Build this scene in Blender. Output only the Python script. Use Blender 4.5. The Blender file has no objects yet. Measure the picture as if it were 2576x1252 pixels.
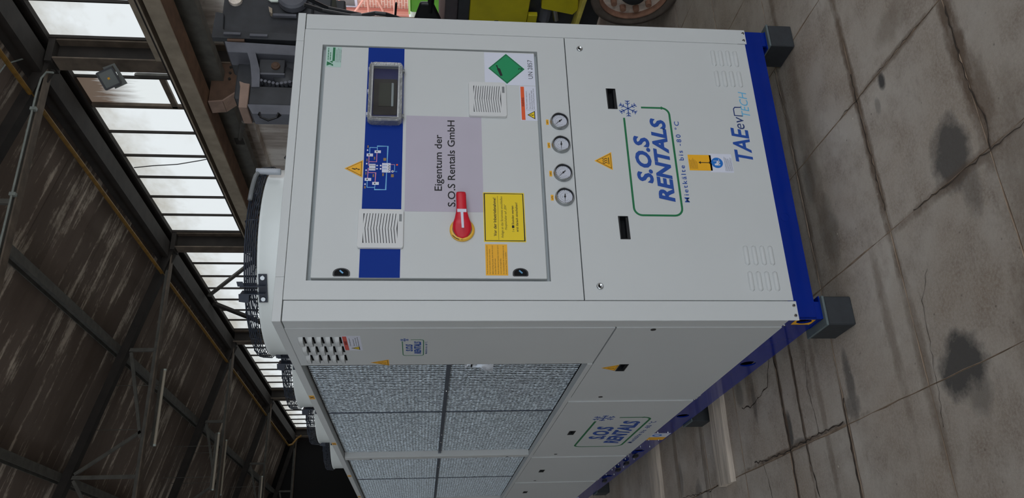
import bpy, bmesh, math, random
from mathutils import Vector, Matrix
random.seed(7)
sc = bpy.context.scene
COL = sc.collection
R = math.radians
PI = math.pi

# ------------------------------------------------------------------ camera
cam_d = bpy.data.cameras.new('camera'); cam = bpy.data.objects.new('camera', cam_d); COL.objects.link(cam)
cam_d.sensor_fit = 'HORIZONTAL'; cam_d.sensor_width = 36.0; cam_d.lens = 28.928; cam_d.clip_start = 0.05; cam_d.clip_end = 200
right = Vector((-0.03691181, -0.10001359, -0.99430116)); up = Vector((0.91012737, -0.4142536, 0.00788145)); back = Vector((-0.41268109, -0.90464979, 0.10631595))
m = Matrix((right, up, back)).transposed().to_4x4(); m.translation = Vector((-0.91489454, -2.58152345, 1.49319669))
cam.matrix_world = m
sc.camera = cam

# ------------------------------------------------------------------ world, exposure, lights
sc.view_settings.view_transform = 'Standard'; sc.view_settings.look = 'None'; sc.view_settings.gamma = 1.0
sc.view_settings.use_curve_mapping = False
sc.view_settings.exposure = 0.0
w = bpy.data.worlds.new('overcast_sky'); sc.world = w; w.use_nodes = True
bg = w.node_tree.nodes['Background']; bg.inputs[0].default_value = (0.90, 0.95, 1.02, 1); bg.inputs[1].default_value = 2.15
def area(name, loc, rot, sx, sy, power, col):
    l = bpy.data.lights.new(name, 'AREA'); l.shape = 'RECTANGLE'; l.size = sx; l.size_y = sy; l.energy = power; l.color = col
    o = bpy.data.objects.new(name, l); o.location = loc; o.rotation_euler = rot; COL.objects.link(o); return o
WIN_STRENGTH = 1.0

# ------------------------------------------------------------------ materials
def s2l(c): c = c / 255.0; return c / 12.92 if c <= 0.04045 else ((c + 0.055) / 1.055) ** 2.4
def rgb(r, g, b): return (s2l(r), s2l(g), s2l(b), 1.0)
MATS = {}
def mat(name, col, rough=0.5, metal=0.0, noise=0.0, nscale=20.0, bump=0.0, bscale=200.0, spec=0.5, emit=None, estr=0.0, alpha=None, trans=0.0, stretch=None, rnd=0.0, coat=0.0):
    if name in MATS: return MATS[name]
    M = bpy.data.materials.new(name); M.use_nodes = True; nt = M.node_tree; N = nt.nodes; L = nt.links
    p = N['Principled BSDF']; p.inputs['Base Color'].default_value = col; p.inputs['Roughness'].default_value = rough
    p.inputs['Metallic'].default_value = metal; p.inputs['Specular IOR Level'].default_value = spec
    p.inputs['Coat Weight'].default_value = coat
    if trans: p.inputs['Transmission Weight'].default_value = trans
    if alpha is not None: p.inputs['Alpha'].default_value = alpha
    if emit: p.inputs['Emission Color'].default_value = emit; p.inputs['Emission Strength'].default_value = estr
    if noise or bump:
        g = N.new('ShaderNodeNewGeometry'); mp = N.new('ShaderNodeMapping'); L.new(g.outputs['Position'], mp.inputs['Vector'])
        if stretch: mp.inputs['Scale'].default_value = stretch
    if noise:
        n = N.new('ShaderNodeTexNoise'); n.inputs['Scale'].default_value = nscale; n.inputs['Detail'].default_value = 6; L.new(mp.outputs[0], n.inputs['Vector'])
        r = N.new('ShaderNodeMapRange'); r.inputs['From Min'].default_value = 0.3; r.inputs['From Max'].default_value = 0.7
        r.inputs['To Min'].default_value = 1 - noise; r.inputs['To Max'].default_value = 1 + noise; L.new(n.outputs['Fac'], r.inputs['Value'])
        x = N.new('ShaderNodeVectorMath'); x.operation = 'SCALE'; x.inputs[0].default_value = col[:3]; L.new(r.outputs[0], x.inputs['Scale'])
        out = x.outputs[0]
        if rnd:
            oi = N.new('ShaderNodeObjectInfo'); rr = N.new('ShaderNodeMapRange'); rr.inputs['To Min'].default_value = 1 - rnd; rr.inputs['To Max'].default_value = 1 + rnd
            L.new(oi.outputs['Random'], rr.inputs['Value']); y = N.new('ShaderNodeVectorMath'); y.operation = 'SCALE'; L.new(out, y.inputs[0]); L.new(rr.outputs[0], y.inputs['Scale']); out = y.outputs[0]
        L.new(out, p.inputs['Base Color'])
    if bump:
        b = N.new('ShaderNodeTexNoise'); b.inputs['Scale'].default_value = bscale; b.inputs['Detail'].default_value = 3; L.new(mp.outputs[0], b.inputs['Vector'])
        bp = N.new('ShaderNodeBump'); bp.inputs['Strength'].default_value = bump; bp.inputs['Distance'].default_value = 0.002; L.new(b.outputs['Fac'], bp.inputs['Height']); L.new(bp.outputs[0], p.inputs['Normal'])
    MATS[name] = M
    return M

panel = mat('light_grey_powder_coat', rgb(200, 204, 204), 0.42, noise=0.012, nscale=3, bump=0.05, bscale=900)
panel_gap = mat('seam_shadow_core', rgb(60, 66, 68), 0.8)  # dark grey of the inner core stands in for shadow at the seams
blue = mat('blue_gloss_paint', rgb(4, 36, 130), 0.1, noise=0.05, nscale=8, spec=0.3)
white_shroud = mat('white_shroud_paint', rgb(232, 238, 236), 0.3, noise=0.01)
black_metal = mat('black_painted_wire', rgb(38, 46, 60), 0.4, noise=0.15, nscale=60)
dark_plastic = mat('black_plastic', rgb(24, 27, 30), 0.4)
blackhole = mat('deep_black_recess', rgb(12, 14, 17), 0.7, spec=0.2)
chrome = mat('chrome', rgb(200, 205, 208), 0.18, 1.0)
steel_bezel = mat('brushed_steel_bezel', rgb(170, 174, 176), 0.3, 1.0)
dial_white = mat('gauge_dial_white', rgb(200, 204, 214), 0.4)
ink = mat('black_ink', rgb(18, 18, 22), 0.6)
grey_ink = mat('grey_ink', rgb(70, 74, 82), 0.6)
logo_blue = mat('logo_blue', rgb(22, 74, 160), 0.5)
logo_green = mat('logo_green', rgb(8, 112, 66), 0.5)
navy = mat('navy_ink', rgb(24, 52, 110), 0.5)
sky_blue = mat('sky_blue_ink', rgb(96, 176, 216), 0.5)
band_blue = mat('blue_foil_band', rgb(12, 50, 140), 0.6, spec=0.15)
lilac = mat('lilac_grey_foil', rgb(182, 176, 190), 0.5, noise=0.02, nscale=8)
sticker_white = mat('white_sticker', rgb(214, 218, 232), 0.5)
sticker_yellow = mat('yellow_sticker', rgb(236, 206, 6), 0.5)
sticker_amber = mat('amber_sticker', rgb(240, 176, 20), 0.5)
sticker_orange = mat('orange_sticker', rgb(226, 88, 34), 0.5)
sticker_red = mat('red_orange_sticker', rgb(206, 72, 56), 0.5)
haz_green = mat('hazard_green', rgb(0, 142, 88), 0.5)
pale_green = mat('pale_green_foil', rgb(176, 206, 196), 0.5)
pipe_cyan = mat('light_blue_line', rgb(112, 180, 224), 0.5)
pipe_pink = mat('pink_line', rgb(206, 132, 164), 0.5)
sig_blue = mat('signal_blue', rgb(20, 110, 196), 0.5)
signal_red = mat('signal_red_plastic', rgb(206, 22, 44), 0.38, noise=0.03, nscale=40)
yellow_plastic = mat('yellow_plastic', rgb(232, 182, 58), 0.4)
grille_grey = mat('light_grey_plastic', rgb(210, 212, 212), 0.45)
grille_dark = mat('grille_shadow_plastic', rgb(72, 76, 80), 0.7)
bezel_grey = mat('grey_plastic_bezel', rgb(120, 124, 126), 0.35)
coil_metal = mat('aluminium_coil_mesh', rgb(194, 206, 214), 0.4, 0.35, noise=0.42, nscale=150, bump=0.3, bscale=200)
coil_back = mat('dark_coil_core', rgb(44, 52, 60), 0.5, 0.3, noise=0.4, nscale=120)
galv = mat('grey_metal_strip', rgb(92, 100, 112), 0.4, 0.5)
rubber = mat('black_rubber', rgb(44, 48, 52), 0.7, noise=0.15, nscale=30, bump=0.3, bscale=120)
rubber_lip = mat('worn_grey_rubber_edge', rgb(92, 104, 106), 0.7, noise=0.1)
timber_m = mat('weathered_timber', rgb(192, 181, 167), 0.85, noise=0.28, nscale=5, bump=0.5, bscale=40, stretch=(1, 14, 14))
steel_brown = mat('grimy_brown_steel', rgb(104, 92, 80), 0.8, noise=0.3, nscale=6, bump=0.3, bscale=60)
steel_dark = mat('sooty_dark_steel', rgb(42, 37, 33), 0.8, noise=0.3, nscale=5, bump=0.3, bscale=60)
steel_light = mat('dusty_tan_steel', rgb(158, 146, 128), 0.8, noise=0.2, nscale=6, bump=0.2, bscale=60)
steel_grey = mat('old_grey_steel', rgb(88, 86, 80), 0.7, noise=0.25, nscale=7, bump=0.2, bscale=60)
beam_brown = mat('rust_brown_beam', rgb(100, 74, 56), 0.8, noise=0.25, nscale=8)
mach_black = mat('greasy_black_steel', rgb(54, 56, 60), 0.5, noise=0.25, nscale=9, bump=0.3, bscale=90)
mach_grey = mat('dull_blue_grey_steel', rgb(100, 102, 110), 0.55, noise=0.2, nscale=9, bump=0.2, bscale=90)
cast_brown = mat('brown_cast_steel', rgb(92, 70, 55), 0.75, noise=0.25, nscale=8, bump=0.3, bscale=50)
cast_pale = mat('pale_brown_cast_steel', rgb(152, 128, 114), 0.75, noise=0.2, nscale=8)
yellow_paint = mat('mustard_yellow_paint', rgb(206, 194, 30), 0.5, noise=0.12, nscale=8, bump=0.1, bscale=80)
yellow_worn = mat('worn_yellow_edge', rgb(214, 200, 96), 0.6, noise=0.2, nscale=12)
wheel_white = mat('flaking_white_rim', rgb(232, 220, 208), 0.7, noise=0.25, nscale=25)
wheel_rust = mat('rusty_rim', rgb(150, 112, 92), 0.8, noise=0.25, nscale=20)
tyre = mat('dusty_black_tyre', rgb(100, 90, 82), 0.85, noise=0.2, nscale=20, bump=0.4, bscale=60)
pipe_yellow = mat('yellow_pipe', rgb(128, 94, 30), 0.6, noise=0.3, nscale=10)
conduit_m = mat('grey_conduit', rgb(140, 146, 140), 0.5, noise=0.15, nscale=20)
lamp_metal = mat('grey_lamp_housing', rgb(104, 108, 104), 0.5)
lamp_glass = mat('dull_lamp_glass', rgb(92, 100, 98), 0.15)
tube_m = mat('unlit_tube_white', rgb(190, 180, 162), 0.5)
brick_m = None
salmon = mat('salmon_painted_steel', rgb(222, 158, 142), 0.7)
salmon_d = mat('salmon_dark_band', rgb(204, 130, 116), 0.7)
green_paint = mat('bright_green_paint', rgb(72, 150, 22), 0.45, noise=0.08, nscale=5)
green_pale = mat('pale_green_trim', rgb(196, 236, 160), 0.5)
pale_grey = mat('pale_grey_paint', rgb(200, 212, 204), 0.5)
glass_grey = mat('dull_window_glass', rgb(120, 124, 124), 0.2)
wall_black = mat('unlit_black_wall', rgb(18, 17, 17), 0.9)  # near-black base carries the low light at the hall's far end
hose_m = mat('black_hose', rgb(22, 24, 28), 0.4)

def node_mat(name, rough=0.9):
    M = bpy.data.materials.new(name); M.use_nodes = True; nt = M.node_tree
    return M, nt, nt.nodes, nt.links, nt.nodes['Principled BSDF']
def ramp(N, L, src, p0, p1, c0, c1):
    r = N.new('ShaderNodeValToRGB'); r.color_ramp.elements[0].position = p0; r.color_ramp.elements[1].position = p1
    r.color_ramp.elements[0].color = c0; r.color_ramp.elements[1].color = c1; L.new(src, r.inputs[0]); return r
def mixc(N, L, fac, a, b):
    x = N.new('ShaderNodeMix'); x.data_type = 'RGBA'
    for s, v in ((x.inputs[0], fac), (x.inputs[6], a), (x.inputs[7], b)):
        if hasattr(v, 'links'): L.new(v, s)
        else: s.default_value = v
    return x.outputs[2]
def noise_node(N, L, vec, scale, detail=6, rough=0.55):
    n = N.new('ShaderNodeTexNoise'); n.inputs['Scale'].default_value = scale; n.inputs['Detail'].default_value = detail; n.inputs['Roughness'].default_value = rough
    L.new(vec, n.inputs['Vector']); return n.outputs['Fac']
def mapping(N, L, vec, scale=(1, 1, 1), loc=(0, 0, 0), rot=(0, 0, 0)):
    mp = N.new('ShaderNodeMapping'); mp.inputs['Scale'].default_value = scale; mp.inputs['Location'].default_value = loc; mp.inputs['Rotation'].default_value = rot
    L.new(vec, mp.inputs['Vector']); return mp.outputs[0]
def mathn(N, L, op, a, b=None, clamp=False):
    x = N.new('ShaderNodeMath'); x.operation = op; x.use_clamp = clamp
    for s, v in zip(x.inputs, (a, b)):
        if v is None: continue
        if hasattr(v, 'links'): L.new(v, s)
        else: s.default_value = v
    return x.outputs[0]

# concrete slabs with oil stains at their real places
STAINS = [(0.25, -0.69, 0.115, 0.085, 0.88), (0.20, -0.73, 0.15, 0.05, 0.45), (-0.31, -0.50, 0.095, 0.105, 0.95), (-0.34, -0.53, 0.12, 0.07, 0.5), (0.663, -0.481, 0.034, 0.021, 1.0),
          (-0.20, 0.115, 0.12, 0.03, 0.7), (-0.27, 0.13, 0.04, 0.06, 0.55), (0.36, 0.03, 0.14, 0.06, 0.4), (0.62, 0.1, 0.10, 0.04, 0.4), (-0.35, 1.9, 0.10, 0.06, 0.5), (0.60, -0.43, 0.03, 0.015, 0.4),
          (-0.25, 0.66, 0.085, 0.03, 0.9), (-0.02, 0.69, 0.22, 0.010, 0.7), (-0.06, 0.53, 0.2, 0.008, 0.5), (-0.31, 0.60, 0.02, 0.09, 0.6), (-0.04, 0.97, 0.10, 0.025, 0.6), (0.03, 1.13, 0.06, 0.05, 0.5), (-0.2, 2.2, 0.1, 0.04, 0.5), (0.45, 0.3, 0.5, 0.03, 0.35)]
DIRT = [(0.6, -0.325, 0.65, 0.022, 0.85), (0.55, -0.84, 0.42, 0.035, 0.85), (0.18, -0.75, 0.02, 0.4, 0.6), (0.697, -0.55, 0.014, 0.3, 0.6), (0.7, 0.175, 0.6, 0.02, 0.6), (-0.1, 0.68, 0.55, 0.016, 0.9), (-0.1, 0.53, 0.5, 0.012, 0.8),
        (-0.315, 0.65, 0.012, 0.5, 0.8), (-0.4, 0.185, 0.3, 0.012, 0.9), (-0.3, 0.35, 0.4, 0.02, 0.4), (0.05, 0.42, 0.2, 0.03, 0.45), (-0.25, -0.33, 0.35, 0.03, 0.5), (-0.1, -0.2, 0.3, 0.025, 0.45), (0.2, 1.0, 0.3, 0.05, 0.5),
        (0.9, -1.0, 0.12, 0.06, 0.8), (0.05, -0.95, 0.25, 0.12, 0.45), (-0.35, -0.85, 0.2, 0.1, 0.5), (0.35, -0.86, 0.15, 0.05, 0.6), (0.8, -0.6, 0.05, 0.1, 0.4), (0.75, 0.06, 0.5, 0.05, 0.4), (1.5, 0.1, 0.4, 0.02, 0.6), (1.3, -0.33, 0.3, 0.02, 0.6), (-0.1, 1.75, 0.4, 0.03, 0.5), (-0.1, 2.25, 0.4, 0.03, 0.5)]
def concrete():
    M, nt, N, L, p = node_mat('worn_concrete_slab')
    g = N.new('ShaderNodeNewGeometry'); pos = g.outputs['Position']
    n1 = noise_node(N, L, pos, 2.2, 8, 0.6); n2 = noise_node(N, L, pos, 5, 10, 0.72); n3 = noise_node(N, L, pos, 110, 7, 0.7)
    n4 = noise_node(N, L, mapping(N, L, pos, (2, 7, 1)), 2.4, 8, 0.68)
    c = mixc(N, L, ramp(N, L, n1, 0.32, 0.68, (0, 0, 0, 1), (1, 1, 1, 1)).outputs[0], rgb(164, 149, 133), rgb(203, 197, 187))
    c = mixc(N, L, mathn(N, L, 'MULTIPLY', ramp(N, L, n2, 0.46, 0.66, (0, 0, 0, 1), (1, 1, 1, 1)).outputs[0], 0.55), c, rgb(128, 110, 95))
    c = mixc(N, L, mathn(N, L, 'MULTIPLY', ramp(N, L, n4, 0.58, 0.74, (0, 0, 0, 1), (1, 1, 1, 1)).outputs[0], 0.6), c, rgb(124, 108, 96))
    c = mixc(N, L, mathn(N, L, 'MULTIPLY', ramp(N, L, n3, 0.42, 0.6, (0, 0, 0, 1), (1, 1, 1, 1)).outputs[0], 0.5), c, rgb(196, 188, 178))
    v = N.new('ShaderNodeTexVoronoi'); v.inputs['Scale'].default_value = 15; L.new(pos, v.inputs['Vector'])
    c = mixc(N, L, mathn(N, L, 'MULTIPLY', ramp(N, L, v.outputs['Distance'], 0.02, 0.07, (1, 1, 1, 1), (0, 0, 0, 1)).outputs[0], 0.6), c, rgb(96, 88, 80))
    v2 = N.new('ShaderNodeTexVoronoi'); v2.inputs['Scale'].default_value = 7; L.new(mapping(N, L, pos, loc=(3.1, 7.7, 0)), v2.inputs['Vector'])
    c = mixc(N, L, ramp(N, L, v2.outputs['Distance'], 0.022, 0.035, (1, 1, 1, 1), (0, 0, 0, 1)).outputs[0], c, rgb(236, 230, 214))
    oi = N.new('ShaderNodeObjectInfo'); tone = N.new('ShaderNodeMapRange'); tone.inputs['To Min'].default_value = 0.95; tone.inputs['To Max'].default_value = 1.03; L.new(oi.outputs['Random'], tone.inputs['Value'])
    wn = noise_node(N, L, pos, 13, 5, 0.7); wob = mathn(N, L, 'MULTIPLY', mathn(N, L, 'SUBTRACT', wn, 0.5), 2.2)
    sx = N.new('ShaderNodeSeparateXYZ'); L.new(pos, sx.inputs[0])
    tot = None
    for cx, cy, rx, ry, k in STAINS:
        dx = mathn(N, L, 'DIVIDE', mathn(N, L, 'SUBTRACT', sx.outputs[0], cx), rx); dy = mathn(N, L, 'DIVIDE', mathn(N, L, 'SUBTRACT', sx.outputs[1], cy), ry)
        d = mathn(N, L, 'ADD', mathn(N, L, 'MULTIPLY', dx, dx), mathn(N, L, 'MULTIPLY', dy, dy)); d = mathn(N, L, 'ADD', d, wob)
        f = N.new('ShaderNodeMapRange'); f.inputs['From Min'].default_value = 0.45; f.inputs['From Max'].default_value = 1.35; f.inputs['To Min'].default_value = k; f.inputs['To Max'].default_value = 0; L.new(d, f.inputs['Value'])
        tot = f.outputs[0] if tot is None else mathn(N, L, 'MAXIMUM', tot, f.outputs[0])
    c = mixc(N, L, tot, c, rgb(84, 82, 80))
    tot = None; wn2 = noise_node(N, L, mapping(N, L, pos, (9, 16, 1)), 1.0, 7, 0.72); wob2 = mathn(N, L, 'MULTIPLY', mathn(N, L, 'SUBTRACT', wn2, 0.5), 4.0)
    for cx, cy, rx, ry, k in DIRT:
        dx = mathn(N, L, 'DIVIDE', mathn(N, L, 'SUBTRACT', sx.outputs[0], cx), rx); dy = mathn(N, L, 'DIVIDE', mathn(N, L, 'SUBTRACT', sx.outputs[1], cy), ry)
        d = mathn(N, L, 'ADD', mathn(N, L, 'MULTIPLY', dx, dx), mathn(N, L, 'MULTIPLY', dy, dy)); d = mathn(N, L, 'ADD', d, wob2)
        f = N.new('ShaderNodeMapRange'); f.inputs['From Min'].default_value = 0.2; f.inputs['From Max'].default_value = 1.6; f.inputs['To Min'].default_value = k; f.inputs['To Max'].default_value = 0; L.new(d, f.inputs['Value'])
        tot = f.outputs[0] if tot is None else mathn(N, L, 'MAXIMUM', tot, f.outputs[0])
    c = mixc(N, L, tot, c, rgb(104, 86, 70))
    s = N.new('ShaderNodeVectorMath'); s.operation = 'SCALE'; L.new(c, s.inputs[0]); L.new(tone.outputs[0], s.inputs['Scale']); L.new(s.outputs[0], p.inputs['Base Color'])
    p.inputs['Roughness'].default_value = 0.8; p.inputs['Specular IOR Level'].default_value = 0.3
    b = N.new('ShaderNodeBump'); b.inputs['Strength'].default_value = 0.7; b.inputs['Distance'].default_value = 0.004; L.new(noise_node(N, L, pos, 60, 8, 0.75), b.inputs['Height']); L.new(b.outputs[0], p.inputs['Normal'])
    return M
concrete_m = concrete()
joint_m = mat('dirt_filled_joint', rgb(150, 132, 114), 0.95, noise=0.3, nscale=20, bump=0.6, bscale=60)
crack_m = mat('dark_crack_dirt', rgb(66, 57, 49), 0.95, noise=0.3, nscale=30)

def roof_board():
    M, nt, N, L, p = node_mat('sooty_roof_board')
    g = N.new('ShaderNodeNewGeometry'); pos = g.outputs['Position']
    v = mapping(N, L, pos, (0.35, 5.0, 0.35))
    a = noise_node(N, L, v, 1.1, 9, 0.68); b = noise_node(N, L, mapping(N, L, pos, (0.9, 2.0, 0.9)), 0.8, 5, 0.6); d = noise_node(N, L, pos, 14, 6, 0.7)
    mask = mathn(N, L, 'ADD', mathn(N, L, 'MULTIPLY', a, 0.75), mathn(N, L, 'ADD', mathn(N, L, 'MULTIPLY', b, 0.5), mathn(N, L, 'MULTIPLY', d, 0.16)))
    f = ramp(N, L, mask, 0.745, 0.83, (0, 0, 0, 1), (1, 1, 1, 1)).outputs[0]
    base = mixc(N, L, ramp(N, L, b, 0.3, 0.7, (0, 0, 0, 1), (1, 1, 1, 1)).outputs[0], rgb(104, 91, 82), rgb(122, 109, 99))
    c = mixc(N, L, mathn(N, L, 'MULTIPLY', f, 0.8), base, rgb(214, 200, 182))
    oi = N.new('ShaderNodeObjectInfo'); tone = N.new('ShaderNodeMapRange'); tone.inputs['To Min'].default_value = 0.84; tone.inputs['To Max'].default_value = 1.12; L.new(oi.outputs['Random'], tone.inputs['Value'])
    s = N.new('ShaderNodeVectorMath'); s.operation = 'SCALE'; L.new(c, s.inputs[0]); L.new(tone.outputs[0], s.inputs['Scale']); L.new(s.outputs[0], p.inputs['Base Color'])
    p.inputs['Roughness'].default_value = 0.9; p.inputs['Specular IOR Level'].default_value = 0.2
    return M
roof_m = roof_board()
def plaster():
    M, nt, N, L, p = node_mat('stained_whitewash')
    g = N.new('ShaderNodeNewGeometry'); pos = g.outputs['Position']
    a = noise_node(N, L, mapping(N, L, pos, (1, 3.0, 0.5)), 1.3, 7, 0.6); b = noise_node(N, L, pos, 9, 6, 0.6)
    c = mixc(N, L, ramp(N, L, a, 0.42, 0.62, (0, 0, 0, 1), (1, 1, 1, 1)).outputs[0], rgb(236, 230, 222), rgb(176, 164, 154))
    c = mixc(N, L, ramp(N, L, b, 0.6, 0.75, (0, 0, 0, 1), (0.5, 0.5, 0.5, 1)).outputs[0], c, rgb(140, 124, 112))
    L.new(c, p.inputs['Base Color']); p.inputs['Roughness'].default_value = 0.9
    return M
plaster_m = plaster()
def glazing():
    M, nt, N, L, p = node_mat('backlit_dirty_glazing')
    g = N.new('ShaderNodeNewGeometry'); pos = g.outputs['Position']; oi = N.new('ShaderNodeObjectInfo')
    a = noise_node(N, L, mapping(N, L, pos, (1, 1.2, 2.2)), 1.2, 8, 0.65); b = noise_node(N, L, mapping(N, L, pos, (1, 12, 1)), 3, 5, 0.6)
    sp = N.new('ShaderNodeSeparateXYZ'); L.new(pos, sp.inputs[0])
    # grime creeping down from the top edge
    topg = N.new('ShaderNodeMapRange'); topg.inputs['From Min'].default_value = 5.45; topg.inputs['From Max'].default_value = 6.3; L.new(sp.outputs[2], topg.inputs['Value'])
    grime = mathn(N, L, 'ADD', mathn(N, L, 'MULTIPLY', topg.outputs[0], 0.38), mathn(N, L, 'MULTIPLY', a, 0.75))
    f = ramp(N, L, grime, 0.44, 0.80, (0, 0, 0, 1), (1, 1, 1, 1)).outputs[0]
    c = mixc(N, L, mathn(N, L, 'MULTIPLY', f, 0.8), (0.76, 0.81, 0.83, 1), (0.36, 0.33, 0.26, 1))
    c = mixc(N, L, mathn(N, L, 'MULTIPLY', b, 0.12), c, (0.55, 0.6, 0.62, 1))
    L.new(c, p.inputs['Emission Color']); p.inputs['Emission Strength'].default_value = WIN_STRENGTH
    p.inputs['Base Color'].default_value = (0.3, 0.3, 0.3, 1); p.inputs['Roughness'].default_value = 0.4
    return M
glaze_m = glazing(); glaze_l = mat('clear_backlit_glazing', rgb(120, 120, 120), .4, emit=(0.80, 0.90, 1.0, 1), estr=1.1)
def glazing_brown():
    M, nt, N, L, p = node_mat('rust_stained_glazing')
    g = N.new('ShaderNodeNewGeometry'); pos = g.outputs['Position']; sp = N.new('ShaderNodeSeparateXYZ'); L.new(pos, sp.inputs[0])
    a = noise_node(N, L, mapping(N, L, pos, (1, 9, 1)), 2, 7, 0.65)
    t = N.new('ShaderNodeMapRange'); t.inputs['From Min'].default_value = 5.35; t.inputs['From Max'].default_value = 6.15; L.new(sp.outputs[2], t.inputs['Value'])
    f = ramp(N, L, mathn(N, L, 'ADD', t.outputs[0], mathn(N, L, 'MULTIPLY', mathn(N, L, 'SUBTRACT', a, 0.5), 1.1)), 0.15, 0.8, (0, 0, 0, 1), (1, 1, 1, 1)).outputs[0]
    L.new(mixc(N, L, f, (0.74, 0.79, 0.80, 1), (0.10, 0.07, 0.05, 1)), p.inputs['Emission Color']); p.inputs['Emission Strength'].default_value = WIN_STRENGTH
    p.inputs['Base Color'].default_value = (0.2, 0.18, 0.16, 1)
    return M
glaze_b = glazing_brown()
def brickwork():
    M, nt, N, L, p = node_mat('salmon_brickwork')
    g = N.new('ShaderNodeNewGeometry'); pos = g.outputs['Position']
    sp = N.new('ShaderNodeSeparateXYZ'); L.new(pos, sp.inputs[0]); cb = N.new('ShaderNodeCombineXYZ'); L.new(sp.outputs[1], cb.inputs[0]); L.new(sp.outputs[2], cb.inputs[1])
    b = N.new('ShaderNodeTexBrick'); b.inputs['Color1'].default_value = rgb(214, 150, 132); b.inputs['Color2'].default_value = rgb(224, 166, 148); b.inputs['Mortar'].default_value = rgb(240, 222, 210)
    b.inputs['Scale'].default_value = 1.0; b.inputs['Brick Width'].default_value = 0.25; b.inputs['Row Height'].default_value = 0.085; b.inputs['Mortar Size'].default_value = 0.012; L.new(cb.outputs[0], b.inputs['Vector'])
    L.new(b.outputs['Color'], p.inputs['Base Color']); p.inputs['Roughness'].default_value = 0.9
    return M
brick_m = brickwork()
def clear_film(name, a=0.12, rough=0.05, bump=0.0):
    M, nt, N, L, p = node_mat(name)
    t = N.new('ShaderNodeBsdfTransparent'); gl = N.new('ShaderNodeBsdfGlossy'); gl.inputs['Roughness'].default_value = rough
    mx = N.new('ShaderNodeMixShader'); mx.inputs[0].default_value = a; L.new(t.outputs[0], mx.inputs[1]); L.new(gl.outputs[0], mx.inputs[2])
    L.new(mx.outputs[0], N['Material Output'].inputs['Surface'])
    if bump:
        g = N.new('ShaderNodeNewGeometry'); b = N.new('ShaderNodeBump'); b.inputs['Strength'].default_value = bump; b.inputs['Distance'].default_value = 0.01
        L.new(noise_node(N, L, g.outputs['Position'], 45, 4, 0.6), b.inputs['Height']); L.new(b.outputs[0], gl.inputs['Normal'])
    return M
clear_m = clear_film('clear_cover_glass', 0.03); film_m = clear_film('crumpled_clear_film', 0.22, 0.1, 1.0)
pouch_m = mat('silvery_plastic_pouch', rgb(226, 234, 244), 0.25, 0.35, noise=0.25, nscale=25, bump=1.0, bscale=30)

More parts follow.
